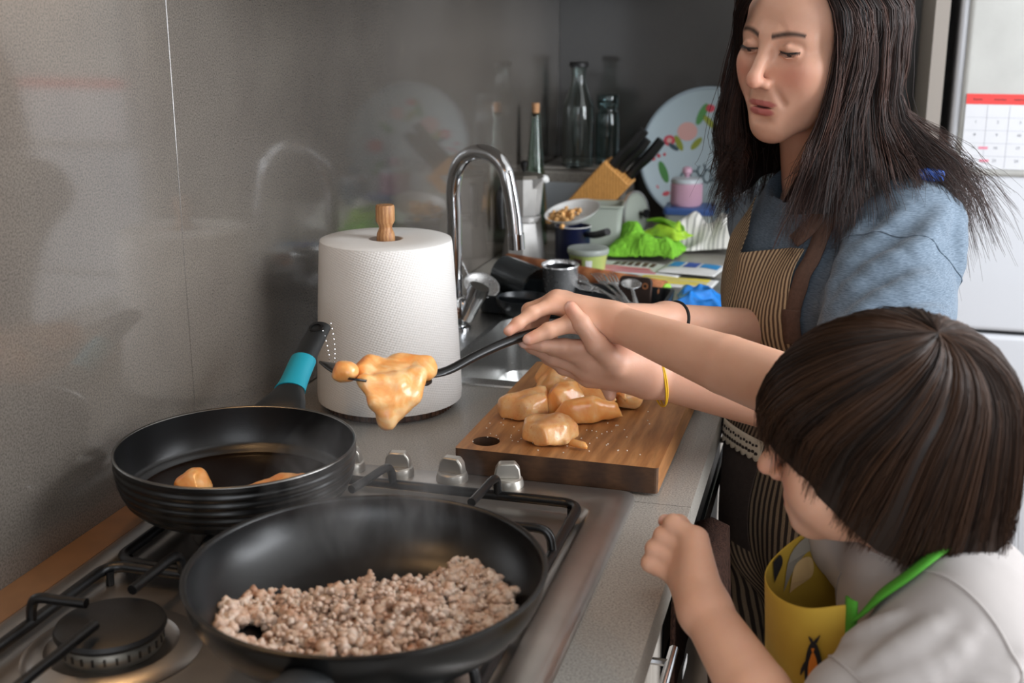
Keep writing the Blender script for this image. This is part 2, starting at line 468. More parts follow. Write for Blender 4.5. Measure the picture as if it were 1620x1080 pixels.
# ================================================================== the room
def struct(name, lo, hi, m, bevel=0, label=None):
    o = MB().box(lo, hi).build(name, m, smooth=False, bevel=bevel); tag(o, kind='structure'); 
    if label: o['label'] = label
    return o
struct('floor', (-.15, ROOM_Y0 - .1, -.1), (ROOM_X1 + .1, ROOM_Y1 + .1, 0), 'floor_boards', label='brown wooden kitchen floor under the white fridge')
struct('ceiling', (-.15, ROOM_Y0 - .1, ROOM_Z1), (ROOM_X1 + .1, ROOM_Y1 + .1, ROOM_Z1 + .1), 'ceiling_paint', label='white painted kitchen ceiling above the frame')
wl = struct('wall_left', (-.15, ROOM_Y0 - .1, 0), (-.012, ROOM_Y1 + .1, ROOM_Z1), 'joint_grey', label='glossy grey stone splashback wall behind hob and sink')
for y0, y1 in ((ROOM_Y0, 1.2388), (1.2396, ROOM_Y1)):
    MB().box((-.0115, y0, .901), (0, y1, 1.50)).build('panel', 'wall_panel', wl, smooth=False, bevel=.0008)
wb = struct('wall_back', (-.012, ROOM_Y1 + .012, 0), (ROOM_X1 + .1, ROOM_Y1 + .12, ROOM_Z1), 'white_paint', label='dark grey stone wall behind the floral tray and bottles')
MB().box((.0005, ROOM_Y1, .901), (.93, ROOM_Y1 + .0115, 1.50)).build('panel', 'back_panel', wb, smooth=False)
# right wall with a window opening, wall behind the photographer with an unseen opening for the added fill light
wy0, wy1, wz0, wz1 = .65, 2.25, .95, 2.35
m = MB().box((ROOM_X1, ROOM_Y0 - .1, 0), (ROOM_X1 + .1, wy0, ROOM_Z1)).box((ROOM_X1, wy1, 0), (ROOM_X1 + .1, ROOM_Y1 + .012, ROOM_Z1))
m.box((ROOM_X1, wy0, 0), (ROOM_X1 + .1, wy1, wz0)).box((ROOM_X1, wy0, wz1), (ROOM_X1 + .1, wy1, ROOM_Z1))
tag(m.build('wall_right', 'white_paint', smooth=False), 'white kitchen wall with the window, out of frame', kind='structure')
m = MB().box((-.15, ROOM_Y0 - .1, 0), (.65, ROOM_Y0, ROOM_Z1)).box((2.35, ROOM_Y0 - .1, 0), (ROOM_X1, ROOM_Y0, ROOM_Z1)).box((.65, ROOM_Y0 - .1, 2.35), (2.35, ROOM_Y0, ROOM_Z1))
tag(m.build('wall_front', 'white_paint', smooth=False), 'white kitchen wall behind the photographer', kind='structure')
m = MB()
for a, b, c, d in ((wy0, wy0 + .05, wz0, wz1), (wy1 - .05, wy1, wz0, wz1), (wy0, wy1, wz0, wz0 + .05), (wy0, wy1, wz1 - .05, wz1), (1.43, 1.47, wz0, wz1)):
    m.box((ROOM_X1 + .001, a, c), (ROOM_X1 + .04, b, d))
tag(m.build('window_1', 'white_paint', smooth=False, bevel=.003), 'white window frame in the wall opposite the hob', kind='structure')
tag(MB().box((.0005, ROOM_Y0 + .1, .9005), (.042, 1.245, .9035)).build('warm_lit_strip', 'warm_lit_counter', smooth=False), 'counter strip behind the hob, painted brown for warm hood light', kind='structure')  # added strip over the grey counter; its brown stands in for hood light

# ================================================================== worktop, cabinets
def counter_piece(y0, y1, hole, label):
    m = MB()
    if hole is None: m.box((.0005, y0, .862), (.604, y1, .9))
    else:
        hx0, hy0, hx1, hy1 = hole
        m.box((.0005, y0, .862), (.604, hy0, .9)).box((.0005, hy1, .862), (.604, y1, .9)).box((.0005, hy0, .862), (hx0, hy1, .9)).box((hx1, hy0, .862), (.604, hy1, .9))
    o = m.build('worktop', 'counter_stone', smooth=False); tag(o, label, 'worktop', 'grey stone worktop slabs')
counter_piece(ROOM_Y0 + .02, 1.2465, None, 'grey stone worktop slab around the gas hob')
counter_piece(1.2477, ROOM_Y1 - .001, (.13, 1.63, .535, 2.43), 'grey stone worktop slab under cutting board and sink')
t = NT('cabinet_door'); nz = t.noise(t.coord(scale=(60, 60, 2)), 3, 4)
t.base(t.ramp(nz, [(.3, lin((176, 168, 158))), (.7, lin((200, 193, 184)))])); t.set(Roughness=.32); MATS['cabinet_door'] = t.m
plain('cabinet_body', (190, 186, 180), .6)
def base_cabinet(y0, y1, label, splits=1, top=.8615):
    e = empty('base_cabinet', ((.29), (y0 + y1) / 2, 0)); tag(e, label, 'cabinet', 'base cabinets below the worktop')
    hh = (y1 - y0) / 2
    MB().box((-.28, -hh, .1), (.275, hh, top)).build('body', 'cabinet_body', e, smooth=False)
    MB().box((-.28, -hh, 0), (.22, hh, .1)).build('plinth', 'handle_black', e, smooth=False)
    hs = [(.105, .855)] if splits == 1 else [(.105, .655), (.66, .855)]
    for z0, z1 in hs:
        d = MB().box((.2755, -hh + .002, z0), (.294, hh - .002, z1)).build('door' if z1 - z0 > .3 else 'drawer', 'cabinet_door', e, smooth=False, bevel=.0015)
        zz = z1 - .045
        m = MB().tube([(.32, -hh * .6, zz), (.32, hh * .6, zz)], .005, 10)
        for s in (-1, 1): m.tube([(.293, s * hh * .5, zz), (.32, s * hh * .5, zz)], .004, 8)
        m.build('handle', 'chrome', d)
base_cabinet(.66, 1.2, 'pale grained cabinet with chrome handle below the hob', 2)
base_cabinet(.05, .655, 'pale grained base cabinet nearest the photographer, out of frame', 1)
base_cabinet(1.83, 2.45, 'pale grained base cabinet under the sink', 1, .745)
base_cabinet(2.455, 3.1, 'pale grained base cabinet in the far corner', 1)
# black built-in appliance with a towel rail
e = empty('dishwasher', (.3, 1.515, 0)); tag(e, 'black built-in dishwasher behind the hanging brown towel', 'dishwasher')
MB().box((-.28, -.31, .1), (.265, .31, .745)).build('body', 'plastic_black', e, smooth=False)
d_ = MB().box((.266, -.308, .11), (.284, .308, .72)).build('door', 'plastic_black', e, smooth=False, bevel=.003)
MB().box((.266, -.308, .725), (.284, .308, .858)).build('control_panel', 'plastic_black', e, smooth=False, bevel=.003)
m = MB().tube([(.301, -.26, .80), (.301, .26, .80)], .006, 12)
for s in (-1, 1): m.tube([(.283, s * .24, .80), (.301, s * .24, .80)], .005, 8)
m.build('handle', 'chrome', e)
MB().box((.2842, -.10, .585), (.2848, -.055, .598)).build('sticker', 'white_paint', e, smooth=False)
# upper cabinets and hood above the frame
e = empty('wall_cabinet', (.16, 2.3, 1.50)); tag(e, 'white wall cabinet above the sink, out of frame', 'cabinet')
MB().box((-.159, -.95, 0), (.155, .865, .75)).build('body', 'cabinet_body', e, smooth=False)
for k in range(3): MB().box((.156, -.95 + k * .605, .002), (.174, -.95 + k * .605 + .6, .75)).build('door', 'cabinet_door', e, smooth=False, bevel=.001)
e = empty('range_hood', (.25, .93, 1.64)); tag(e, 'steel range hood above the gas hob, out of frame', 'range hood')
MB().box((-.249, -.35, 0), (.25, .35, .07)).build('canopy', 'hob_steel', e, smooth=False, bevel=.004)
MB().box((-.249, -.15, .07), (.02, .15, .84)).build('chimney', 'hob_steel', e, smooth=False)
plain('warm_bulb', (255, 200, 140), .4); MATS['warm_bulb'].node_tree.nodes['Principled BSDF'].inputs['Emission Color'].default_value = lin((255, 180, 105))
MATS['warm_bulb'].node_tree.nodes['Principled BSDF'].inputs['Emission Strength'].default_value = 12
for y in (.06, -.22):
    MB().lathe([(.0, -.002), (.03, -.002), (.03, 0)], (-.16, y, 0), 24).build('bulb', 'warm_bulb', e)
    l = bpy.data.lights.new('hood_lamp', 'SPOT'); l.energy = 1.9; l.color = (1, .62, .30); l.spot_size = 2.2; l.spot_blend = .8; l.shadow_soft_size = .03
    o = bpy.data.objects.new('hood_lamp', l); COL.objects.link(o); o.location = (.09, .93 + y, 1.633)

# ================================================================== gas hob
HX0, HX1, HY0, HY1 = .044, .541, .595, 1.262
hob = empty('gas_hob', ((HX0 + HX1) / 2, (HY0 + HY1) / 2, .9)); tag(hob, 'stainless steel gas hob with black pan supports and silver knobs', 'gas hob')
hc = np.array(hob.location)
def loops(mb, rings):
    n = len(rings[0]); base = len(mb.v); v = [p for r in rings for p in r]; f = []
    for i in range(len(rings) - 1):
        for k in range(n): f.append((i * n + k, i * n + (k + 1) % n, (i + 1) * n + (k + 1) % n, (i + 1) * n + k))
    f.append(tuple((len(rings) - 1) * n + k for k in range(n)))
    mb.add(v, f)
bx0, bx1, by0, by1 = HX0 + .03, HX1 - .036, HY0 + .03, 1.196
def rr(x0, y0, x1, y1, r, z): return [(a - hc[0], b - hc[1], z - hc[2]) for a, b in rounded_rect(x0, y0, x1, y1, r, 8)]
m = MB(); loops(m, [rr(HX0, HY0, HX1, HY1, .014, .9002), rr(HX0 + .002, HY0 + .002, HX1 - .002, HY1 - .002, .013, .906), rr(HX0 + .012, HY0 + .012, HX1 - .012, HY1 - .012, .012, .9105),
    rr(bx0, by0, bx1, by1, .022, .9125), rr(bx0 + .003, by0 + .003, bx1 - .003, by1 - .003, .02, .911), rr(bx0 + .009, by0 + .009, bx1 - .009, by1 - .009, .016, .9045), rr(bx0 + .014, by0 + .014, bx1 - .014, by1 - .014, .012, .9035)])
m.build('plate', 'hob_steel', hob, ang=50)
for kx, ang in ((.205, .1), (.266, .15), (.332, -.1), (.398, .3)):
    kc = np.array([kx, 1.228, .9117]) - hc
    k_ = MB().lathe([(.0, 0), (.0185, 0), (.0185, .004), (.017, .009), (.015, .0105), (0, .0105)], kc, 32).build('knob', 'knob_silver', hob, ang=35)
    k_['label'] = 'silver control knob with raised grip'
    R = rot('Z', ang)
    o = np.array([(-.0155, 0), (-.0135, .012), (-.009, .0185), (.009, .0185), (.0135, .012), (.0155, 0)])
    v0 = [(a, -.0065, b) for a, b in o]; v1 = [(a, .0065, b) for a, b in o]
    v = world_verts(np.array(v0 + v1) + np.array([0, 0, .0095]), R, kc)
    n = len(o); f = [tuple(range(n - 1, -1, -1)), tuple(range(n, 2 * n))] + [(i, (i + 1) % n, n + (i + 1) % n, n + i) for i in range(n)]
    MB().add(v, f).build('grip', 'knob_silver', k_, bevel=.0018, ang=30)
BURN = [(.166, .80, .043), (.405, .80, .05), (.166, 1.06, .036), (.405, 1.06, .034)]
for x, y, r in BURN:
    c = np.array([x, y, .9035]) - hc
    MB().lathe([(r * 1.75, .0005), (r * 1.6, .005), (r * 1.3, .0065), (r * 1.2, .003), (r * .9, .003)], c, 48).build('burner_dish', 'hob_steel', hob)
    b_ = MB().lathe([(r * .95, .002), (r * 1.0, .006), (r * 1.0, .014), (r * .93, .018), (0, .018)], c, 48).build('burner', 'burner_alloy', hob)
    MB().lathe([(0, .019), (r * 1.06, .0195), (r * 1.09, .0225), (r * 1.05, .026), (r * .9, .0285), (0, .029)], c, 48).build('burner_cap', 'burner_cap', b_)
    m = MB()
    for k in range(28):
        a = k / 28 * 2 * PI; p = c + np.array([math.cos(a) * r, math.sin(a) * r, .0115])
        m.box((-.001, -.0011, -.003), (.0008, .0011, .003), rot('Z', a), p)
    m.build('flame_slots', 'iron_black', b_, smooth=False)
def finger(gr, pts, r=.0047):
    P = np.array(pts) - hc
    MB().tube(P, r, 10, n=18).build('finger', 'iron_black', gr)
def grate(y0, y1, fingers):
    g = empty('pan_support'); g.parent = hob
    o = np.array(rounded_rect(bx0 + .013, y0, bx1 - .013, y1, .02, 6))
    MB().tube(np.column_stack([o - hc[:2], np.full(len(o), .918 - hc[2])]), .0055, 10, closed=True).build('rail', 'iron_black', g)
    for x in (bx0 + .02, bx1 - .02):
        for y in (y0 + .012, y1 - .012): MB().lathe([(.004, .9037 - .918), (.0045, 0)], np.array([x, y, .918]) - hc, 10).build('foot', 'iron_black', g)
    for p in fingers: finger(g, p)
ZT = .9425
def fing(a, b):
    """a on the rail, b towards the burner"""
    a = np.array(a); b = np.array(b); d = b - a
    return [(*a, .918), (*(a + d * .04), ZT - .008), (*(a + d * .18), ZT), (*(a + d * .6), ZT), (*b, ZT)]
xl, xr = bx0 + .013, bx1 - .013
near, far_ = (.648, .918), (.927, 1.182)
grate(near[0], near[1], [fing((xl, .80), (.142, .803)), fing((.171, near[0]), (.171, .772)), fing((.166, near[1]), (.166, .835)), fing((xr, .80), (.435, .80)), fing((.405, near[0]), (.405, .77)), fing((.405, near[1]), (.405, .835)), fing((.285, near[1]), (.285, .86))])
grate(far_[0], far_[1], [fing((xl, 1.06), (.145, 1.06)), fing((.18, far_[0]), (.175, 1.03)), fing((.277, far_[1]), (.262, 1.10)), fing((xr, 1.055), (.43, 1.055)), fing((.40, far_[1]), (.395, 1.10)), fing((.405, far_[0]), (.405, 1.03)), fing((.12, far_[1]), (.14, 1.10))])

# ================================================================== pans
def pan_profile(rb, rt, h, th, n=14):
    out = [(0, 0)]
    for k in range(n + 1):
        u = k / n; a = u ** .85
        out.append((rb + (rt - rb) * (1 - (1 - a) ** 2.0) ** .9 * 1.0 if k else rb, h * u ** 1.35))
    inn = [(r - th, z + (th if z < h * .2 else 0)) for r, z in out[1:]][::-1]
    return out, inn
PZ = ZT + .0048
pan = empty('frying_pan', (.160, 1.045, PZ)); tag(pan, 'black ridged frying pan with turquoise banded handle, holding oil', 'frying pan')
op, ip = pan_profile(.098, .122, .056, .0028)
op2 = []
for r, z in np.array(spline(np.array(op[1:]), 60)): op2.append((r + (.0007 * math.sin(z * 2 * PI / .0085) if .008 < z < .05 else 0), z))
MB().lathe([(0, 0)] + op2, seg=96).build('shell', 'pan_outer', pan, ang=60)
MB().lathe(ip + [(0, .0035)], seg=96).build('inner_coating', 'pan_black', pan, ang=60)
MB().lathe([(.1195, .056), (.1205, .0575), (.122, .0572), (.1225, .0558)], seg=96).build('rim', 'rim_metal', pan, ang=80)
MB().lathe([(0, .0085), (.09, .0085), (.103, .0087)], seg=72).build('oil', 'oil', pan)
# handle
hb = np.array([.144, 1.1690, .993]); ht = np.array([.131, 1.325, 1.055])
pts = [hb, hb + (.0, .016, .008), hb * .68 + ht * .32 + (0, 0, -.003), hb * .4 + ht * .6 + (0, 0, .001), ht]
pl = np.array(pan.location)
P = spline(np.hstack([np.array(pts) - pl, [(.036, .006), (.028, .009), (.0165, .0105), (.0145, .0105), (.0135, .008)]]), 40)
hd = MB().tube(P[:, :3], P[:, 3:], 20).build('handle', 'handle_black', pan, ang=60)
q = P[(np.linspace(0, 1, 40) > .46) & (np.linspace(0, 1, 40) < .75)]
MB().tube(q[:, :3], q[:, 3:] + .0012, 20).build('grip_band', 'turquoise', hd, ang=60)
tipc = P[-3, :3]; tn = frame_from(P[-1, :3] - P[-5, :3], (0, 0, 1))
m = MB().lathe([(.0062, -.0002), (.0088, 0), (.0088, .0018), (.0062, .002)], tipc + tn[:, 1] * .0078, 24, R=np.column_stack([tn[:, 0], tn[:, 2], tn[:, 1]]), closed=True)
m.build('hanging_ring', 'iron_black', hd)
m = MB(); ico = None
for k in range(26):   # bead chain through the handle
    a = k / 25; p = ht - pl + np.array([.012 + .016 * math.sin(a * PI), -.008 - .02 * a * 1.2, .004 - .05 * math.sin(a * PI * .98)]) + np.array([.0, .012 * math.cos(a * 6), 0])
    m.lathe([(0, -.001), (.0007, -.0007), (.001, 0), (.0007, .0007), (0, .001)], p, 6)
m.build('bead_chain', 'chrome', hd)

wok = empty('wok_pan', (.398, .812, PZ)); tag(wok, 'large black wok pan full of browned minced meat', 'frying pan')
def wokprof(rb, rt, h, n=20):
    return [(0, 0)] + [(rb + (rt - rb) * math.sin(u * PI / 2) ** 1.0, h * (1 - math.cos(u * PI / 2)) ** .9) for u in np.linspace(0, 1, n)]
wo = wokprof(.082, .1425, .058); MB().lathe([(0, 0)] + wo[1:] + [(.1437, .0595)], seg=96).build('shell', 'pan_outer', wok, ang=60)
wi = [(r - .003 if r > .02 else 0, z + .003 * (1 - z / .07)) for r, z in wo]
MB().lathe(wi[::-1], seg=96).build('inner_coating', 'pan_black', wok, ang=60)
MB().lathe([(.1393, .058), (.1402, .0598), (.1428, .0603), (.1442, .0595)], seg=96).build('rim', 'iron_black', wok, ang=80)
P = spline(np.array([(.01, -.135, .038, .02, .009), (.012, -.17, .05, .014, .009), (.015, -.25, .075, .0125, .010), (.02, -.33, .09, .014, .011)]), 24)
MB().tube(P[:, :3], P[:, 3:], 16).build('handle', 'handle_black', wok, ang=60)

# minced meat, uncountable crumbs
def lump(seed, sub=2):
    bm = bmesh.new(); bmesh.ops.create_icosphere(bm, subdivisions=sub, radius=1.0)
    v = np.array([q.co[:] for q in bm.verts]); f = np.array([[q.index for q in w.verts] for w in bm.faces]); bm.free()
    v = v * (1 + .42 * vnoise(v, 1.9, seed) + .22 * vnoise(v, 4.2, seed + 9))[:, None]
    return v, f
L = [lump(k) for k in range(8)]; LS = [lump(k + 20, 1) for k in range(6)]
V, Fc, off = [], [], 0; r_ = np.random.default_rng(3)
def mince_at(px, py): return .005 + .019 * max(0, 1 - (math.hypot((px - .012) / .115, (py + .004) / .105)) ** 2) + .005 * float(vnoise(np.array([[px, py, 0.]]), 38, 4)[0])
cnt = 0
while cnt < 3300:
    a = r_.uniform(0, 2 * PI); d = .117 * math.sqrt(r_.uniform()); px, py = d * math.cos(a), d * math.sin(a)
    if px * (-.55) + py * .85 > .060 + .014 * math.sin(a * 7): continue     # pushed to the near side
    if math.hypot(px + .082, py + .046) < .013: continue                     # bare gap
    rise = max(0, (math.hypot(px, py) - .085)) * .55; big = cnt < 1100
    z = rise + mince_at(px, py) * (r_.uniform(.1, .95) if big else r_.uniform(.45, 1.12))
    s = r_.uniform(.0042, .0072) if big else r_.uniform(.0018, .0040)
    v, f = (L if big else LS)[cnt % (8 if big else 6)]; q = np.array(Matrix.Rotation(r_.uniform(0, 6.3), 3, Vector(r_.normal(size=3))))
    V.append((v * np.array([1, r_.uniform(.55, 1), r_.uniform(.5, .9)])) @ q.T * s + (px, py, max(z, .001) + .002)); Fc.append(f + off); off += len(v); cnt += 1
me = raw_mesh('minced_meat', np.concatenate(V), np.concatenate(Fc))
o = finish('minced_meat', me, 'mince', None, True, 180); o.location = wok.location
tag(o, 'crumbled browned minced meat frying in the wok', 'minced meat', kind='stuff')

# ================================================================== paper roll on wooden holder
rc = (.152, 1.50, .9)
h_ = empty('paper_towel_holder', rc); tag(h_, 'wooden paper towel holder with round base and turned post', 'towel holder')
m = MB(); a = np.arange(120) / 120 * 2 * PI
prof = [(0, 0.0003), (.084, .0003), (.088, .004), (.088, .011), (.084, .014), (0, .014)]
MB().lathe(prof, seg=96).build('base', 'base_wood', h_, ang=35)
m = MB()
for k in range(72):
    an = k / 72 * 2 * PI; m.box((.0872, -.0009, .003), (.0892, .0009, .012), rot('Z', an))
m.build('base_ribs', 'base_wood', h_, smooth=False)
MB().lathe([(.012, .014), (.012, .225)], seg=20).build('rod', 'holder_wood', h_)
MB().lathe([(.0125, .2255), (.0125, .238), (.0118, .243), (.0088, .250), (.0092, .2535), (.0128, .260), (.0128, .279), (.0118, .2815), (0, .282)], seg=32).build('finial', 'holder_wood', h_, ang=30)
prl = empty('paper_towel_roll', (rc[0], rc[1], .9143)); tag(prl, 'large white embossed paper towel roll on wooden post', 'paper towel')
n = 96; zs = np.linspace(0, .221, 24); rad = .1005 - (.1005 - .0895) * (zs / .221) ** 1.1
rad[0] -= .0012; rad[-1] -= .001
th = np.linspace(0, 2 * PI, n + 1)
v = np.array([(r * math.cos(q) * (1 + .004 * math.sin(2 * q + 1)), r * math.sin(q) * (1 + .004 * math.sin(2 * q + 1)), z) for z, r in zip(zs, rad) for q in th])
f = [(i * (n + 1) + k, i * (n + 1) + k + 1, (i + 1) * (n + 1) + k + 1, (i + 1) * (n + 1) + k) for i in range(len(zs) - 1) for k in range(n)]
mb = MB().add(v, f); ob = mb.build('wound_paper', 'paper', prl, ang=180)
set_uv(ob.data, [(q / (2 * PI), z / .221) for z in zs for q in th])
MB().lathe([(rad[-1], .2208), (rad[-1] - .002, .2218), (.06, .2222), (.026, .2218), (.0235, .2215), (.0235, .0), (rad[0], .0)], seg=96).build('paper_edge', 'paper_plain', prl, ang=50)
MB().lathe([(.0234, .2212), (.0218, .2212), (.0218, .01), (.0234, .01)], seg=48).build('cardboard_core', 'cardboard', prl, ang=40)

# ================================================================== sink and tap
sk = empty('sink', (.3, 1.85, .9)); tag(sk, 'stainless steel sink bowl with drainer set in the worktop', 'sink')
sc_ = np.array(sk.location)
m = MB()
def ring_faces(m, A, B):
    n = len(A); m.add(np.vstack([A, B]), [(k, (k + 1) % n, n + (k + 1) % n, n + k) for k in range(n)])
def rs(x0, y0, x1, y1, r, z): return np.array([(a - sc_[0], b - sc_[1], z - sc_[2]) for a, b in rounded_rect(x0, y0, x1, y1, r, 8)])
A = [rs(.055, 1.615, .56, 2.45, .03, .9004), rs(.057, 1.617, .558, 2.448, .03, .9028), rs(.064, 1.624, .551, 2.441, .028, .9030), rs(.069, 1.629, .546, 2.436, .026, .9016)]
for i in range(3): ring_faces(m, A[i], A[i + 1])
bowl = [rs(.165, 1.648, .52, 2.05, .05, .9016), rs(.169, 1.652, .516, 2.046, .048, .896), rs(.175, 1.66, .51, 2.038, .045, .80), rs(.19, 1.675, .495, 2.02, .04, .755)]
# deck between outer ring and bowl (fan by strips)
out = A[3]; inn = bowl[0]; ring_faces(m, out, inn)
for i in range(3): ring_faces(m, bowl[i], bowl[i + 1])
n = len(bowl[3]); m.add(bowl[3], [tuple(range(n))])
m.build('bowl', 'sink_steel', sk, ang=35)
MB().lathe([(.0, .0), (.02, .001), (.034, .002), (.038, .004), (.042, .001)], np.array([.33, 1.85, .7555]) - sc_, 32).build('drain', 'chrome', sk)
tp = empty('kitchen_tap', (.112, 1.92, .9018)); tag(tp, 'chrome gooseneck kitchen tap behind the paper roll', 'tap')
MB().lathe([(.027, 0), (.027, .004), (.021, .007), (.021, .05), (.017, .056), (.0135, .058)], seg=32).build('base', 'chrome', tp)
cx, r = .058, .052
pts = [(0, 0, .055), (0, 0, .12), (0, 0, .20), (-.001, 0, .235)] + [(cx - r * math.cos(a) - .004, -.012 * a, .25 + r * 1.12 * math.sin(a)) for a in np.linspace(.25, PI - .35, 9)] + [(cx + r + .003, -.034, .215), (cx + r + .008, -.036, .175)]
MB().tube(pts, .0125, 24, n=60).build('spout', 'chrome', tp)
MB().tube([(cx + r + .0078, -.036, .178), (cx + r + .0095, -.036, .152)], .0138, 24).build('aerator', 'chrome', tp)
lv = MB().tube([(.018, .0, .02), (.042, -.004, .066)], [.0145, .0165], 24).build('lever', 'chrome', tp)
MB().tube([(.040, -.004, .064), (.046, -.005, .078)], [.0185, .0175], 24).build('lever_cap', 'chrome', lv)

# ================================================================== cutting board with chicken
bd = empty('cutting_board', (.445, 1.458, .9035), -.012); tag(bd, 'thick wooden cutting board with finger hole, raw chicken on top', 'cutting board')
bw, bl, bh = .121, .190, .031
o = np.array(rounded_rect(-bw, -bl, bw, bl, .004, 3)); no = len(o)
hol = np.array([(-.092 + .0165 * math.cos(a), -.158 + .0165 * math.sin(a)) for a in np.linspace(0, 2 * PI, 33)[:-1]])
bm = bmesh.new()
def lp(pts, z): 
    vs_ = [bm.verts.new((a, b, z)) for a, b in pts]; return vs_, [bm.edges.new((vs_[k], vs_[(k + 1) % len(vs_)])) for k in range(len(vs_))]
ot, oe = lp(o, bh); ht_, he = lp(hol, bh); bmesh.ops.triangle_fill(bm, use_beauty=True, edges=oe + he)
ob_, _ = lp(o, 0); hb_, _2 = lp(hol, 0)
for k in range(no): bm.faces.new((ob_[k], ob_[(k + 1) % no], ot[(k + 1) % no], ot[k]))
for k in range(32): bm.faces.new((ht_[k], ht_[(k + 1) % 32], hb_[(k + 1) % 32], hb_[k]))
bmesh.ops.triangle_fill(bm, use_beauty=True, edges=[e_ for e_ in _ + _2])
bmesh.ops.recalc_face_normals(bm, faces=bm.faces)
me = bpy.data.meshes.new('slab'); bm.to_mesh(me); bm.free()
me.materials.append(MATS['board_wood']); me.materials.append(MATS['board_end'])
for p in me.polygons:
    if abs(p.normal.z) < .5 and p.center.y < -bl + .01 or (math.hypot(p.center.x + .092, p.center.y + .158) < .02 and abs(p.normal.z) < .5): p.material_index = 1
finish('slab', me, None, bd, False)

def piece(name, label, loc, prims, m='chicken', h=.0022, ns=.0015, nf=70, seed=0, rz=0., group=None, cat='chicken piece', smooth=1, flatz=None, cuts=7, sc=1.0, zs=1.15):
    """prims: ('c',a,b,ra,rb,k) or ('e',c,r,rotz,k) in local metres"""
    P = np.array([q for p in prims for q in ((p[1], p[2]) if p[0] == 'c' else (p[1],))]); R_ = max(max(p[3:5]) if p[0] == 'c' else max(p[2]) for p in prims)
    s = Sdf(P.min(0) - R_ - .01, P.max(0) + R_ + .01, h)
    for p in prims:
        if p[0] == 'c': s.cone(p[1], p[2], p[3], p[4], p[5])
        else: s.ell(p[1], p[2], p[3] if not np.isscalar(p[3]) else rot('Z', p[3]), p[4])
    if flatz is not None: s.half((0, 0, flatz), (0, 0, -1), .003)
    rg = np.random.default_rng(seed + 50); ins = np.argwhere(s.d < 0) * s.h + s.lo; cen = ins.mean(0)
    for k in range(cuts):
        nv = rg.normal(size=3) * (1, 1, .8); nv[2] = abs(nv[2]) * .8; nv /= np.linalg.norm(nv); pr = (ins - cen) @ nv
        s.half(cen + nv * np.quantile(pr, .975 - .06 * rg.uniform()) * .93, nv, .0012)
    s.noise(ns, nf, seed).noise(ns * .5, nf * 2.6, seed + 1)
    v, f = s.mesh(smooth)
    o = finish(name, raw_mesh(name, v, f), m, None, True, 180); o.location = loc; o.rotation_euler[2] = rz; o.scale = (sc, sc, sc * zs)
    tag(o, label, cat, group); return o
BZ = .9347
G = 'raw chicken pieces'
E = lambda c, r, a=0., k=.006: ('e', c, r, a, k)
Cn = lambda a, b, ra, rb, k=.006: ('c', a, b, ra, rb, k)
piece('chicken_piece', 'pale chicken chunk at the left of the board pile', (.372, 1.405, BZ), [Cn((-.02, -.014, .010), (.016, .02, .013), .009, .011), Cn((-.006, -.022, .009), (.022, .006, .012), .008, .010), E((0, 0, .009), (.026, .018, .010), .7)], 'chicken_pale', seed=1, group=G, flatz=0, sc=1.27)
piece('chicken_piece', 'speckled chicken slab nearest the hob on the board', (.428, 1.322, BZ), [E((-.005, .004, .010), (.030, .022, .011), .2), Cn((-.028, -.004, .010), (-.01, -.022, .008), .009, .007), Cn((.0, .006, .010), (.034, .008, .006), .010, .004), Cn((-.008, -.016, .009), (.02, -.004, .008), .009, .008)], 'chicken_pale', seed=2, group=G, flatz=0, sc=1.27)
piece('chicken_piece', 'tiny orange chicken scrap beside the speckled slab', (.463, 1.302, BZ), [Cn((-.009, .004, .004), (.010, -.003, .004), .0048, .0045)], seed=3, group=G, flatz=0, sc=1.27)
piece('chicken_piece', 'tall orange chicken chunk in the pile middle', (.417, 1.436, BZ), [Cn((-.014, -.018, .012), (.008, .016, .020), .013, .012), Cn((.004, -.014, .014), (.026, .012, .022), .010, .009), E((.006, .004, .012), (.028, .022, .014), .5)], seed=4, group=G, flatz=0, sc=1.27)
piece('chicken_piece', 'long smooth chicken strip along the pile front', (.458, 1.398, BZ), [Cn((-.036, -.012, .009), (.0, .004, .011), .010, .012), Cn((.0, .004, .011), (.046, .030, .006), .011, .0035)], seed=5, ns=.0008, group=G, flatz=0, sc=1.27)
piece('chicken_piece', 'folded chicken flap draped over the pile', (.452, 1.446, BZ), [Cn((-.020, .004, .026), (.012, .012, .030), .008, .008), Cn((.012, .012, .030), (.036, -.006, .018), .008, .006), E((.0, .006, .020), (.030, .016, .012), .3), Cn((.02, -.012, .016), (-.012, -.014, .022), .006, .006)], 'chicken_pale', seed=6, group=G, flatz=0, sc=1.27)
piece('chicken_piece', 'rounded chicken piece at the back left of the pile', (.386, 1.520, BZ), [E((0, 0, .014), (.024, .026, .016), .3), Cn((.004, .018, .012), (.026, .026, .014), .010, .010), Cn((-.012, -.02, .010), (.006, -.03, .012), .008, .008)], seed=7, group=G, flatz=0, sc=1.27)
piece('chicken_piece', 'chicken cube at the far right of the pile', (.487, 1.482, BZ), [Cn((-.010, -.014, .011), (.010, -.012, .011), .010, .010), Cn((-.010, .012, .011), (.012, .012, .012), .010, .010), E((0, 0, .012), (.020, .024, .012), .2)], seed=8, group=G, flatz=0, sc=1.27)
piece('chicken_piece', 'low reddish chicken piece at the back of the pile', (.440, 1.528, BZ), [E((0, 0, .010), (.030, .018, .011), -.2), Cn((.0, .004, .012), (.034, -.008, .010), .009, .007)], seed=9, group=G, flatz=0, sc=1.27)
m = MB(); r_ = np.random.default_rng(11)
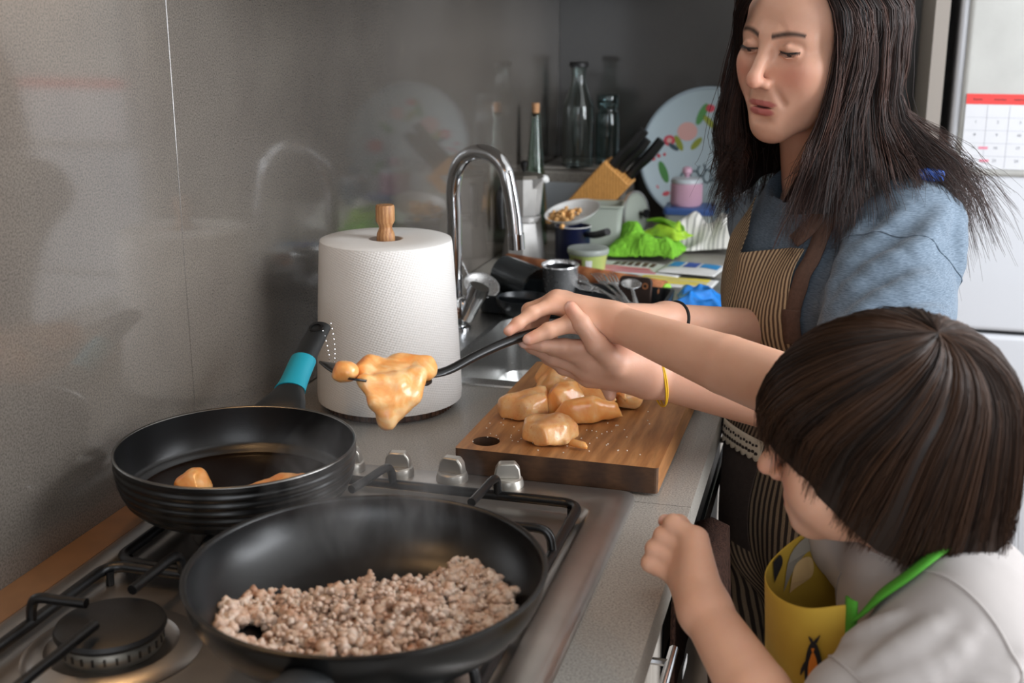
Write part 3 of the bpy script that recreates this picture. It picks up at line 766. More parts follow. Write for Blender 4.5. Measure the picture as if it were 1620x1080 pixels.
for k in range(170):
    a = r_.normal(size=2) * (.055, .07); p = np.array([.42 + a[0], 1.36 + a[1], BZ + .0003])
    if not (.335 < p[0] < .555 and 1.28 < p[1] < 1.62): continue
    m.box((-.0006, -.0006, 0), (.0006, .0006, .0009), rot('Z', r_.uniform(0, 6)), p)
tag(m.build('salt_grains', 'salt', smooth=False), 'scattered salt grains on the cutting board', 'salt', kind='stuff')
# chicken frying in the back pan
OZ = PZ + .0087
piece('chicken_piece', 'orange chicken chunk in the oiled frying pan', (.118, 1.015, OZ - .004), [Cn((-.024, -.006, .006), (.008, .006, .016), .006, .013), Cn((.006, .004, .018), (.018, -.008, .010), .012, .010), E((.004, 0, .010), (.022, .018, .012), .2)], seed=12, group=G, flatz=0, sc=1.0, cuts=3, zs=1.0)
piece('chicken_piece', 'long chicken strip frying against the pan wall', (.216, 1.040, OZ - .004), [Cn((-.042, -.012, .006), (.0, .0, .014), .006, .012), Cn((.0, .0, .014), (.030, .016, .016), .012, .007)], seed=13, group=G, flatz=0, sc=1.0, cuts=3, zs=1.0)
# ================================================================== things on the far worktop
def glass_mat(name, rgb, rough=.02, tint=.0):
    t = NT(name); t.base(lin(rgb)); t.set(Roughness=rough, Transmission_Weight=1.0, IOR=1.45); MATS[name] = t.m
glass_mat('glass_clear', (226, 236, 234)); glass_mat('glass_green', (190, 214, 200)); glass_mat('glass_blue', (206, 226, 228))
t = NT('plastic_clear'); t.base(lin((228, 236, 230))); t.set(Roughness=.25, Transmission_Weight=.6, IOR=1.3); MATS['plastic_clear'] = t.m
t = NT('plastic_frost'); t.base(lin((220, 230, 216))); t.set(Roughness=.35, Transmission_Weight=.6, IOR=1.25); MATS['plastic_frost'] = t.m
plain('black_lid', (22, 21, 22), .5); plain('cork', (190, 142, 102), .9, var=.2, vscale=300)
plain('moka_alu', (190, 188, 185), .36, .35, var=.08, vscale=40); plain('china', (228, 228, 226), .25); plain('navy', (24, 30, 62), .3)
plain('pink_pot', (206, 164, 184), .45); plain('blue_pot', (96, 132, 156), .45); plain('lid_grey', (186, 194, 200), .35); plain('blue_lid', (64, 92, 148), .4)
plain('green_terry', (126, 196, 52), .95, var=.15, vscale=120, bump=.9, bscale=500, bdist=.003)
plain('green_pack', (164, 208, 60), .25, var=.2, vscale=40); plain('leaf_green', (108, 156, 40), .4, var=.25, vscale=60)
plain('tray_rim', (168, 184, 194), .35); plain('tray_face', (184, 202, 210), .35)
for n_, c_ in dict(ink_red=(214, 74, 92), ink_pink=(226, 176, 170), ink_green=(88, 150, 82), ink_olive=(150, 160, 60), ink_dark=(62, 84, 96), ink_blue=(38, 136, 196), ink_navy=(40, 80, 170), ink_yellow=(240, 220, 90), ink_brown=(84, 48, 48), ink_rose=(224, 98, 110)).items(): plain(n_, c_, .5)
plain('wrap_white', (226, 226, 224), .3, bump=.25, bscale=30, bdist=.004)
plain('bag_blue', (40, 134, 224), .25, var=.25, vscale=40, Transmission_Weight=.15)
plain('dark_tray', (22, 27, 31), .35); plain('dark_paddle', (58, 42, 36), .5); plain('lime_ring', (150, 206, 70), .5)
plain('tub_green', (190, 206, 120), .4); plain('food', (226, 172, 108), .6, var=.35, vscale=90)
t = NT('cloth_stripe'); uv = t.coord('UV'); sx = t.n('ShaderNodeSeparateXYZ'); t.l(uv, sx.inputs[0]); nz = t.noise(uv, 6, 2)
f_ = t.math('FRACT', t.math('ADD', t.math('MULTIPLY', sx.outputs[0], 15), t.math('MULTIPLY', nz, .5)))
t.base(t.ramp(f_, [(.0, lin((226, 224, 218))), (.66, lin((226, 224, 218))), (.72, lin((150, 150, 146))), (.92, lin((150, 150, 146))), (1., lin((226, 224, 218)))])); t.set(Roughness=.9); MATS['cloth_stripe'] = t.m
CZ = .9004
def thing(name, label, cat, loc, rz=0., group=None): return tag(empty(name, loc, rz), label, cat, group)
def vessel(e, name, outer, th_, m, seg=40, cap=True):
    inner = [(max(r - th_, .0001), z + (th_ if i == 0 else 0)) for i, (r, z) in enumerate(outer)][::-1]
    return MB().lathe([(0, outer[0][1])] + list(outer) + inner + [(0, outer[0][1] + th_)], seg=seg).build(name, m, e, ang=50)

# grey bread bin in the corner, bottles standing on it
e = thing('bread_bin', 'low grey bread bin in the dark corner under bottles', 'bread bin', (.115, 3.01, CZ))
MB().box((-.11, -.075, 0), (.10, .14, .15)).build('body', 'counter_stone', e, smooth=False, bevel=.008)
MB().box((-.105, -.079, .02), (.095, -.0755, .12)).build('door', 'lid_grey', e, smooth=False, bevel=.004)
MB().box((-.11, -.077, .1505), (.10, .14, .158)).build('lid', 'counter_stone', e, smooth=False, bevel=.004)
BZT = CZ + .1585
e = thing('glass_bottle', 'tall clear glass bottle with black cap in corner', 'bottle', (.098, 2.965, BZT), 0, 'bottles on the bread bin')
vessel(e, 'glass', spline(np.array([(.037, 0), (.039, .008), (.039, .13), (.036, .155), (.022, .195), (.0185, .215), (.0195, .238), (.0205, .242)]), 40).tolist(), .0028, 'glass_clear')
MB().lathe([(0, .243), (.0235, .243), (.0235, .252), (.022, .254), (0, .254)], seg=36).build('cap', 'black_lid', e, ang=40)
e = thing('glass_jar', 'ribbed bluish glass jar beside the tall bottle', 'jar', (.160, 3.03, BZT), 0, 'bottles on the bread bin')
vessel(e, 'glass', spline(np.array([(.028, 0), (.031, .006), (.031, .115), (.026, .130), (.024, .138), (.027, .142), (.028, .165), (.026, .172)]), 40).tolist(), .0026, 'glass_blue')
MB().lathe([(.0275, .150), (.0295, .152), (.0275, .155)], seg=36).build('ring', 'glass_blue', e)
e = thing('oil_bottle', 'slim green glass bottle with a cork stopper', 'bottle', (.046, 2.74, CZ))
vessel(e, 'glass', spline(np.array([(.027, 0), (.028, .006), (.027, .08), (.021, .17), (.0125, .27), (.0105, .30), (.0115, .306)]), 40).tolist(), .0022, 'glass_green')
MB().lathe([(0, .296), (.008, .296), (.009, .326), (.0085, .328), (0, .328)], seg=24).build('cork', 'cork', e, ang=40)

# moka pot
e = thing('moka_pot', 'octagonal aluminium moka pot with black lid knob', 'moka pot', (.067, 2.555, CZ), 1.0)
def octa(prof, seg=8): return MB().lathe(prof, seg=seg)
octa([(0, 0), (.047, 0), (.048, .004), (.038, .082), (.036, .085)]).build('boiler', 'moka_alu', e, ang=20)
MB().lathe([(.037, .084), (.039, .086), (.039, .096), (.036, .098)], seg=40).build('collar', 'moka_alu', e, ang=35)
j = octa([(.034, .098), (.036, .102), (.043, .178), (.042, .180)]).build('jug', 'moka_alu', e, ang=20)
MB().add([(-.008, -.041, .16), (.008, -.041, .16), (0, -.060, .182), (-.010, -.040, .181), (.010, -.040, .181)], [(0, 1, 2), (0, 2, 3), (1, 4, 2)]).build('spout', 'moka_alu', j, smooth=False, solid=.001)
l_ = octa([(.045, .181), (.040, .188), (.012, .193), (0, .194)]).build('lid', 'burner_alloy', e, ang=20)
MB().lathe([(.004, .193), (.005, .197), (.0085, .206), (.0090, .214), (.006, .217), (0, .218)], seg=20).build('knob', 'plastic_black', l_)
MB().tube([(.040, .0, .172), (.062, .0, .172), (.066, 0, .165)], [.006, .009, .008], 10, n=10).build('hinge', 'china', e)
MB().tube([(-.040, .0, .165), (-.064, .0, .160), (-.070, 0, .12), (-.064, 0, .075)], [.006, .009, .009, .006], 12, n=24).build('handle', 'plastic_black', e)

# navy saucepan, tilted dish with leftovers, frosted box
e = thing('saucepan', 'small navy blue saucepan with a black handle', 'saucepan', (.176, 2.565, CZ))
vessel(e, 'body', [(.036, 0), (.038, .003), (.039, .075), (.0405, .0765)], .002, 'navy')
MB().lathe([(.0385, .0768), (.0405, .0778), (.0412, .0765)], seg=40).build('rim', 'china', e)
P = spline(np.array([(.034, -.018, .062, .008, .006), (.06, -.04, .066, .010, .008), (.09, -.062, .078, .009, .008)]), 20)
MB().tube(P[:, :3], P[:, 3:], 14).build('handle', 'plastic_black', e)
e = thing('serving_dish', 'white dish with orange leftovers tilted on the saucepan', 'dish', (.180, 2.560, .990)); e.rotation_euler = (.26, -.16, 0)
vessel(e, 'bowl', spline(np.array([(.026, 0), (.036, .004), (.052, .014), (.062, .024)]), 14).tolist(), .0025, 'china', 48)
V, Fc, off = [], [], 0; r_ = np.random.default_rng(4)
for k in range(60):
    v, f = L[k % 8]; p_ = r_.normal(size=2) * (.016, .014) + (-.018, -.012); V.append(v * r_.uniform(.004, .007) + (p_[0], p_[1], .010 + r_.uniform(0, .014))); Fc.append(f + off); off += len(v)
finish('leftovers', raw_mesh('leftovers', np.concatenate(V), np.concatenate(Fc)), 'food', e, True, 180)
e = thing('storage_box', 'frosted pale green plastic box behind the saucepan', 'box', (.212, 2.665, CZ), .15)
def taper_box(m, x0, y0, x1, y1, z, rr0=.012): return [(a, b, z) for a, b in rounded_rect(x0, y0, x1, y1, rr0, 5)]
m = MB(); loops(m, [taper_box(m, -.056, -.046, .056, .046, .112), taper_box(m, -.050, -.040, .050, .040, .006), taper_box(m, -.048, -.038, .048, .038, 0)])
m.build('body', 'plastic_frost', e, ang=40, solid=.0016)
m = MB(); ring_faces(m, np.array(taper_box(m, -.060, -.050, .060, .050, .110)), np.array(taper_box(m, -.060, -.050, .060, .050, .114))); ring_faces(m, np.array(taper_box(m, -.060, -.050, .060, .050, .114)), np.array(taper_box(m, -.055, -.045, .055, .045, .114)))
m.build('rim', 'plastic_frost', e, ang=40)
# small tub with label
e = thing('plastic_tub', 'small clear plastic tub with green label and lid', 'tub', (.232, 2.465, CZ))
vessel(e, 'body', [(.033, 0), (.036, .003), (.041, .036), (.042, .037)], .0014, 'tub_green')
MB().lathe([(.0435, .0375), (.0445, .040), (.0445, .047), (.043, .049), (.036, .0485), (0, .0470)], seg=48).build('lid', 'plastic_clear', e, ang=40)
for a0, a1, z0, z1, mm in ((-2.2, -1.7, .010, .030, 'ink_brown'), (-1.5, -1.15, .008, .028, 'wrap_white'), (-2.7, -2.3, .012, .03, 'ink_olive')):
    an = np.linspace(a0, a1, 8); Q = np.array([[( (.0358 + .0055 * z / .036 + .0004) * math.cos(q), (.0358 + .0055 * z / .036 + .0004) * math.sin(q), z) for z in (z0, z1)] for q in an])
    MB().grid(Q).build('label_print', mm, e)

# knife block with knives
e = thing('knife_block', 'light wooden knife block tilted towards the tray', 'knife block', (.165, 2.87, CZ))
kd = unit((.52, -.05, .58)); kn_ = unit(np.cross(kd, (0, 1, .0))); kb = np.column_stack([np.cross(kn_, kd), kn_, kd])
if kb[2, 1] < 0: kb[:, 1] *= -1; kb[:, 0] *= -1
kc_ = A3(.008, 0, .105)
MB().box((-.040, -.042, -.075), (.040, .042, .078), kb, kc_).build('block', 'block_wood', e, smooth=False, bevel=.003)
MB().box((.028, -.035, 0), (.052, .035, .085)).build('foot', 'block_wood', e, smooth=False, bevel=.003)
kbO = np.array(e.location)
for i, (a, b, ln_, lab) in enumerate(((-.016, .020, .115, 'upper black-handled knife at the back of the wooden block'), (.0, .002, .100, 'middle black-handled knife in the wooden block'), (.016, -.024, .118, 'lowest black-handled knife standing out of the wooden block'))):
    g = thing('kitchen_knife', lab, 'knife', tuple(kbO + kc_ + kb @ A3(a, b, .079)), 0, 'knives in the block')
    P = np.array([(0, 0, .0), (0, .001, .03), (0, -.001, .07), (0, .002, ln_)]) @ kb.T
    MB().tube(P, [(.0095, .013), (.0085, .012), (.0090, .0135), (.0075, .012)], 14, n=20, hint=tuple(kb[:, 1])).build('handle', 'plastic_black', g)
    MB().box((-.001, -.010, -.07), (.001, .010, .004), kb).build('blade', 'cutlery_steel', g, smooth=False)
    MB().lathe([(0, 0), (.0022, 0), (.0022, .001), (0, .001)], kb @ A3(.0085, 0, .03), 10, R=frame_from(kb[:, 0])).build('rivet', 'cutlery_steel', g)

# round floral tray leaning on the back wall
e = thing('round_tray', 'round pale blue tray painted with flowers, leaning on wall', 'tray', (.405, 3.085, CZ)); tl = -.18
TR = rot('X', PI / 2 + tl)                     # disc axis towards the camera
tcn = A3(0, 0, .178); tc = A3(0, .032, .176)
MB().lathe([(0, 0), (.150, 0), (.166, .012), (.172, .013), (.173, .010), (.168, .006), (.152, -.004), (0, -.004)], tc, 72, R=TR).build('disc', 'tray_face', e, ang=40)
MB().lathe([(.1655, .0122), (.169, .0150), (.1735, .0130), (.1735, .0095)], tc, 72, R=TR).build('rim', 'tray_rim', e)
def on_tray(x, y, dz=.0006): return tc + TR @ A3(x, y, dz)
def blob(e, x, y, rx, ry, a, mm, nm='flower', dz=.0006, n=14):
    m = MB(); q = [(rx * math.cos(t_), ry * math.sin(t_)) for t_ in np.linspace(0, 2 * PI, n + 1)[:-1]]
    c, s = math.cos(a), math.sin(a); v = [on_tray(x + c * p - s * w, y + s * p + c * w, dz) for p, w in q]; m.add(v, [tuple(range(n))]).build(nm, mm, e, smooth=False)
for (x, y, rx, ry, a, mm) in ((-.055, .060, .026, .024, 0, 'ink_pink'), (-.100, .036, .015, .014, 0, 'ink_red'), (-.100, .036, .007, .007, 0, 'ink_pink'), (-.075, .030, .008, .022, .5, 'ink_olive'), (-.088, .020, .006, .016, 1.0, 'ink_dark'), (-.135, .012, .005, .005, 0, 'ink_red'), (-.125, -.004, .005, .005, 0, 'ink_red'), (-.138, -.012, .005, .005, 0, 'ink_rose'), (-.110, .0, .004, .004, 0, 'ink_red'), (-.110, -.045, .010, .030, .4, 'ink_green'), (-.125, -.085, .005, .005, 0, 'ink_rose'), (-.10, -.10, .010, .006, .3, 'ink_rose'), (-.02, .105, .010, .030, -.4, 'ink_green'), (.0, .12, .012, .010, 0, 'ink_red'), (.0, .085, .008, .024, .8, 'ink_olive'), (.04, .09, .018, .018, 0, 'ink_pink'), (-.03, .030, .008, .020, -.7, 'ink_olive'), (.07, .05, .010, .026, -.9, 'ink_green'), (.10, .0, .02, .02, 0, 'ink_red'), (.09, -.06, .012, .026, .5, 'ink_green')):
    blob(e, x, y, rx, ry, a, mm, 'painted_flower' if abs(rx - ry) < .006 else 'painted_leaf', .0006 if rx > .007 else .0011)
for k, (x, y) in enumerate(((-.055, -.060), (-.030, -.055), (-.012, -.040), (.004, -.055), (.02, -.048), (.045, -.055))):   # brush script
    an = np.linspace(0, 4.6 + .4 * k, 22); m = MB(); pts = [on_tray(x + .011 * math.cos(t_ + k) * (1 - .05 * t_), y + .015 * math.sin(t_ + k) + .001 * t_, .0016) for t_ in an]; m.tube(pts, .0018, 6).build('script_stroke', 'ink_dark', e)
# canisters and blue lidded box
def canister(label, loc, r, h, mm, lidm, knobm):
    e = thing('canister', label, 'canister', loc, 0, 'ribbed canisters'); n = 40
    vessel(e, 'body', [(r * .96, 0), (r, .004), (r, h)], .002, mm)
    m = MB()
    for k in range(n): a = k / n * 2 * PI; m.tube([(r * math.cos(a), r * math.sin(a), .006), (r * math.cos(a), r * math.sin(a), h - .004)], .0017, 6)
    m.build('ribs', mm, e)
    l = MB().lathe([(r * 1.04, h + .0002), (r * 1.05, h + .004), (r * .95, h + .010), (r * .3, h + .014), (0, h + .0142)], seg=40).build('lid', lidm, e)
    MB().lathe([(.006, h + .0138), (.007, h + .018), (.0125, h + .025), (.0115, h + .034), (.006, h + .038), (0, h + .0385)], seg=20).build('knob', knobm, l)
e = thing('lunch_box', 'flat blue lidded box under the pink canister', 'box', (.388, 2.925, CZ), .05)
m = MB(); loops(m, [taper_box(m, -.056, -.052, .056, .052, .060), taper_box(m, -.052, -.048, .052, .048, .0)]); m.build('body', 'plastic_clear', e, ang=40)
m = MB(); loops(m, [taper_box(m, -.060, -.056, .060, .056, .0605), taper_box(m, -.061, -.057, .061, .057, .072), taper_box(m, -.057, -.053, .057, .053, .076)]); m.build('lid', 'blue_lid', e, ang=40)
canister('pink ribbed canister with grey lid and pink knob', (.378, 2.93, CZ + .0765), .037, .055, 'pink_pot', 'lid_grey', 'pink_pot')
canister('blue ribbed canister half hidden behind the woman', (.505, 2.96, CZ), .034, .100, 'blue_pot', 'lid_grey', 'blue_pot')
# pot lid standing on edge
e = thing('pot_lid', 'glass pot lid with steel rim leaning beside knife block', 'pot lid', (.262, 2.885, CZ)); LR = rot('Z', 1.15) @ rot('X', PI / 2 - .12)
MB().lathe([(0, .012), (.02, .011), (.042, .006), (.053, .0)], (0, 0, .0565), 48, R=LR).build('dome', 'plastic_frost', e, solid=.003)
MB().lathe([(.052, -.002), (.056, -.002), (.056, .003), (.052, .003)], (0, 0, .0565), 48, R=LR, closed=True).build('rim', 'cutlery_steel', e)
MB().lathe([(.004, .013), (.004, .02), (.011, .028), (.011, .033), (0, .034)], (0, 0, .0565), 20, R=LR).build('knob', 'plastic_black', e)

# cloths and packets
def crumple(name, label, cat, loc, sx, sy, h, m, seed, f=9., nu=46, nv=40, amp=1., rz=0., thick=.003, lumps=(), fuzz=0.):
    u, v = np.meshgrid(np.linspace(-1, 1, nu), np.linspace(-1, 1, nv), indexing='ij')
    p = np.stack([u * sx, v * sy, 0 * u], -1)
    edge = np.clip(1.15 - np.maximum(np.abs(u), np.abs(v)) ** 3, 0, 1)
    z = h * (.42 + .5 * vnoise(p, f, seed) * amp + .25 * vnoise(p, f * 2.3, seed + 3) * amp) * edge
    for (a, b, r, hh) in lumps: z = z + hh * np.exp(-(((u - a) / r) ** 2 + ((v - b) / r) ** 2))
    z = z + fuzz * vnoise(p, 190, seed + 8)
    p[..., 0] += .012 * vnoise(p, 30, seed + 5); p[..., 1] += .012 * vnoise(p, 30, seed + 6); p[..., 2] = np.maximum(z, 0) + thick
    me = raw_mesh(name, p.reshape(-1, 3), grid_faces(nu, nv)); set_uv(me, np.stack([u.ravel() * .5 + .5, v.ravel() * .5 + .5], 1))
    o = finish(name, me, m, None, True, 180, solid=thick, sub=1); o.location = loc; o.rotation_euler[2] = rz; tag(o, label, cat); return o
crumple('dish_cloth', 'crumpled bright green terry dish cloth', 'cloth', (.325, 2.655, CZ), .082, .075, .078, 'green_terry', 3, 14, 100, 90, thick=.004, fuzz=.0035)
crumple('tea_towel', 'heaped white tea towel with grey stripes', 'towel', (.440, 2.78, CZ), .088, .085, .125, 'cloth_stripe', 9, 12, lumps=((.2, .2, .5, .035),), thick=.002)
e = crumple('vegetable_bag', 'shiny green bag of vegetables on the dish cloth', 'bag', (.362, 2.705, CZ + .036), .060, .040, .040, 'green_pack', 31, 24, 30, 24, rz=-.5, thick=.0012)
for k in range(4): MB().tube([(-.04 + .012 * k, -.02 + .010 * k, .036 - .002 * k), (.0 + .012 * k, -.010 + .006 * k, .040 - .004 * k), (.045, -.014 + .008 * k, .018)], [.0025, .005, .002], 8, n=12).build('pepper', 'leaf_green', e)
# printed packaging sheets lying flat
def packet(label, loc, sx, sy, rz, marks, seed, mm='wrap_white', hgt=.006):
    e = thing('food_packet', label, 'packet', loc, rz, 'printed food packets'); nu, nv = 26, 20
    u, v = np.meshgrid(np.linspace(-1, 1, nu), np.linspace(-1, 1, nv), indexing='ij')
    def hz(x, y): 
        p = np.stack([x, y, 0 * x], -1); return hgt * (.6 + .4 * vnoise(p, 22, seed)) * np.clip(1.1 - np.maximum(np.abs(x / sx), np.abs(y / sy)) ** 4, .05, 1) + .002
    P = np.stack([u * sx, v * sy, hz(u * sx, v * sy)], -1); me = raw_mesh('film', P.reshape(-1, 3), grid_faces(nu, nv)); finish('film', me, mm, e, True, 180, solid=.001, solid_off=-1)
    for (x0, y0, x1, y1, m2) in marks:
        a, b = np.meshgrid(np.linspace(x0, x1, 10) , np.linspace(y0, y1, 5), indexing='ij'); Q = np.stack([a, b, hz(a, b) + .0009], -1); MB().grid(Q).build('print', m2, e)
letters = []
for k in range(6): letters += [(-.060 + k * .016, .005, -.049 + k * .016, .042, 'ink_brown')]
packet('white food packet printed with dark brown letters', (.335, 2.50, CZ), .100, .060, -.1, letters + [(-.085, -.022, .03, -.010, 'ink_rose'), (-.08, -.038, .04, -.029, 'ink_rose'), (-.07, -.052, .05, -.045, 'ink_rose')], 1)
packet('white food packet with blue stripes and blocks', (.450, 2.50, CZ + .006), .062, .058, -.15, [(-.052, -.012, -.026, .042, 'ink_blue'), (-.020, -.010, .010, .042, 'ink_navy'), (.016, -.005, .054, .040, 'ink_blue')], 2)
packet('white food packet with pale yellow bands beside rolling pin', (.425, 2.385, CZ), .085, .045, -.1, [(-.07, .010, .07, .036, 'ink_yellow'), (-.065, -.012, .07, .002, 'ink_yellow'), (-.06, -.034, .06, -.018, 'ink_yellow')], 3)
crumple('plastic_bag', 'crumpled bright blue plastic bag by the woman', 'bag', (.500, 2.215, CZ), .050, .070, .046, 'bag_blue', 14, 22, thick=.0012)

# ================================================================== drying tray and utensils by the sink
e = thing('drying_tray', 'black drying tray full of cutlery beside the sink', 'tray', (.285, 2.113, .9035))
m = MB(); loops(m, [taper_box(m, -.172, -.080, .172, .080, .030, .025), taper_box(m, -.166, -.074, .166, .074, .030, .022), taper_box(m, -.160, -.068, .160, .068, .006, .02)]); m.build('basin', 'dark_tray', e, ang=40, solid=.003)
m = MB(); ring_faces(m, np.array(taper_box(m, -.172, -.080, .172, .080, .030, .025)), np.array(taper_box(m, -.168, -.076, .168, .076, .0, .022))); m.build('skirt', 'dark_tray', e, ang=40)
TZ = .9105
def cyl_thing(name, label, cat, loc, R, prof, th_, m, seg=44, extra=None):
    e = thing(name, label, cat, loc); inner = [(max(r - th_, 1e-4), z + (th_ if i == 0 else 0)) for i, (r, z) in enumerate(prof)][::-1]
    MB().lathe([(0, prof[0][1])] + prof + inner + [(0, prof[0][1] + th_)], seg=seg, R=R).build('cup', m, e, ang=50); return e
e = cyl_thing('glass_tumbler', 'dark glass tumbler lying on its side in the tray', 'tumbler', (.126, 2.165, .952), rot('Z', -.50) @ rot('Y', 1.75), [(.030, 0), (.034, .003), (.038, .092)], .002, 'glass_clear')
t = NT('smoke_glass'); t.base(lin((96, 104, 108))); t.set(Roughness=.05, Transmission_Weight=.75, IOR=1.45); MATS['smoke_glass'] = t.m
e.children[0].data.materials[0] = MATS['smoke_glass']
MB().lathe([(.0375, .090), (.0385, .092), (.0375, .094)], seg=40, R=rot('Z', -.50) @ rot('Y', 1.75)).build('rim', 'glass_clear', e)
e = cyl_thing('steel_cup', 'upright stainless steel measuring cup in the tray', 'cup', (.252, 2.120, .912), rot('X', .06), [(.030, 0), (.031, .002), (.033, .068), (.0345, .070)], .0012, 'cutlery_steel')
MB().lathe([(.0335, .069), (.0352, .0705), (.0345, .0725)], seg=40, R=rot('X', .06)).build('rim', 'cutlery_steel', e)
MB().lathe([(0, .004), (.0268, .004), (.0300, .066)], seg=40, R=rot('X', .06)).build('inner_wall', 'black_lid', e)
e = cyl_thing('dark_bowl', 'shallow black bowl resting in front of the tray', 'bowl', (.205, 2.03, .9040), np.eye(3), [(.022, 0), (.036, .006), (.048, .024), (.050, .034)], .002, 'dark_tray')
# ladle with perforated disc
e = thing('skimmer', 'steel skimmer spoon propped against the tumbler', 'skimmer', (.118, 2.055, .948)); SR = rot('Z', -.4) @ rot('X', .25) @ rot('Y', .5)
MB().lathe([(0, -.007), (.018, -.0055), (.030, -.001), (.034, .003)], seg=40, R=SR).build('disc', 'cutlery_steel', e, solid=.0012)
for k in range(14):
    a = k * 2.4; rr_ = .006 * math.sqrt(k); MB().lathe([(0, 0), (.0014, 0)], SR @ A3(rr_ * math.cos(a), rr_ * math.sin(a), -.0045 + .4 * rr_ * rr_ * 20), 8, R=SR).build('hole', 'black_lid', e)
MB().tube([SR @ A3(-.032, 0, .003), SR @ A3(-.06, .0, .022), A3(-.105, .045, .060)], [(.004, .0016), (.004, .0016), (.005, .0016)], 8, n=14).build('handle', 'cutlery_steel', e)
# forks and spoons
def fork(label, loc, rz, tilt):
    e = thing('fork', label, 'fork', loc, rz, 'forks in the tray'); e.rotation_euler = (tilt, 0, rz)
    MB().tube([(0, -.11, .0), (0, -.05, .004), (0, -.004, .002), (0, .02, .003)], [(.006, .0012), (.0035, .0012), (.003, .0014), (.010, .0012)], 8, n=20).build('handle', 'cutlery_steel', e)
    for k in range(4): MB().tube([((k - 1.5) * .0055, .018, .003), ((k - 1.5) * .0062, .040, .006), ((k - 1.5) * .0056, .066, .004)], [(.0016, .0011), (.0015, .001), (.0007, .0007)], 6, n=8).build('tine', 'cutlery_steel', e)
def spoon(label, loc, rz, tilt):
    e = thing('spoon', label, 'spoon', loc, rz, 'spoons in the tray'); e.rotation_euler = (tilt, 0, rz)
    MB().tube([(0, -.11, .0), (0, -.05, .004), (0, 0, .002)], [(.0065, .0012), (.0035, .0012), (.003, .0016)], 8, n=16).build('handle', 'cutlery_steel', e)
    a, b = np.meshgrid(np.linspace(0, 1, 9), np.linspace(0, 2 * PI, 25), indexing='ij'); Q = np.stack([a * .0185 * np.cos(b), .026 + a * .028 * np.sin(b), .004 - .010 * (1 - a ** 2)], -1); MB().grid(Q).build('bowl', 'cutlery_steel', e, solid=.0009)
fork('fork with tines up, leftmost of the cutlery', (.305, 2.125, .945), .75, .10); fork('fork lying across the middle of the cutlery', (.340, 2.115, .947), .55, .12); fork('fork beside the shiny spoon in the tray', (.362, 2.095, .950), .45, .16)
spoon('shiny spoon bowl up at the tray end', (.392, 2.085, .950), .25, .10); spoon('spoon under the forks in the tray', (.325, 2.10, .938), .95, .06)
# rolling pin and dark paddle
e = thing('rolling_pin', 'reddish wooden rolling pin with lime ring at its end', 'rolling pin', (.262, 2.268, .927)); RP = rot('Z', -.36) @ rot('Y', PI / 2 + .03)
MB().lathe([(0, -.185), (.020, -.185), (.0225, -.182), (.0225, .182), (.020, .185), (0, .185)], seg=40, R=RP).build('roller', 'pin_wood', e, ang=40)
MB().lathe([(.009, .1855), (.0185, .1855), (.0185, .1885), (.009, .1885)], seg=40, R=RP, closed=True).build('ring', 'lime_ring', e, ang=40)
MB().lathe([(0, .1855), (.009, .1855), (.008, .1875), (0, .1875)], seg=24, R=RP).build('plug', 'china', e, ang=40)
e = thing('scraper_board', 'dark brown scraper board with hanging hole beside rolling pin', 'scraper', (.384, 2.160, .906), -.2)
o = rounded_rect(-.032, 0, .032, .052, .010, 6); SRb = rot('X', PI / 2 - .15)
MB().prism(o, -.004, .004, SRb).build('plate', 'dark_paddle', e, smooth=False, bevel=.0015)
MB().lathe([(.0035, .0042), (.006, .0042), (.006, .0048), (.0035, .0048)], SRb @ A3(.020, .036, 0), 20, R=SRb, closed=True).build('eyelet', 'pin_wood', e)

# ================================================================== spatula with chicken
sp = thing('spatula', 'black plastic spatula lifted with raw chicken on it', 'spatula', (.40, 1.25, 1.07)); SO = A3(.40, 1.25, 1.07)
pts = np.array([(.325, 1.150, 1.0590), (.345, 1.176, 1.0585), (.368, 1.208, 1.068), (.394, 1.243, 1.0765), (.420, 1.270, 1.0815), (.450, 1.296, 1.082), (.500, 1.335, 1.081)]) - SO
MB().tube(pts, [(.012, .0028), (.0072, .0042), (.0062, .0048), (.0065, .0052), (.0075, .0058), (.0085, .006), (.0075, .005)], 16, n=48).build('handle', 'plastic_black', sp)
bdv = unit(A3(-.62, -.775, .10)); bsd = -unit(np.cross(bdv, (0, 0, 1))); bup = np.cross(bdv, bsd); b0 = A3(.328, 1.153, 1.0600) - SO
u, v = np.meshgrid(np.linspace(0, 1, 18), np.linspace(-1, 1, 13), indexing='ij'); wd = .012 + .026 * np.clip(u * 5, 0, 1) ** .6
Q = b0 + bdv * (u * .106)[..., None] + bsd * (v * wd)[..., None] + bup * (.004 * v ** 2 * u + .010 * u ** 2 - .002)[..., None]
MB().grid(Q).build('blade', 'plastic_black', sp, ang=60, solid=.0024)
def bl(a, b, c): return tuple(b0 + SO + bdv * a + bsd * b + bup * c)
lp_ = lambda a, b, c: tuple(bdv * a + bsd * b + bup * c)
c0 = b0 + SO + bdv * .060
Bm = np.column_stack([bdv, bsd, bup])
fl = lambda a, b, c, dz=0.: tuple(bdv * (a - .06) + bsd * b + bup * c + A3(0, 0, dz))
apex = fl(.074, .046, -.002, -.030)
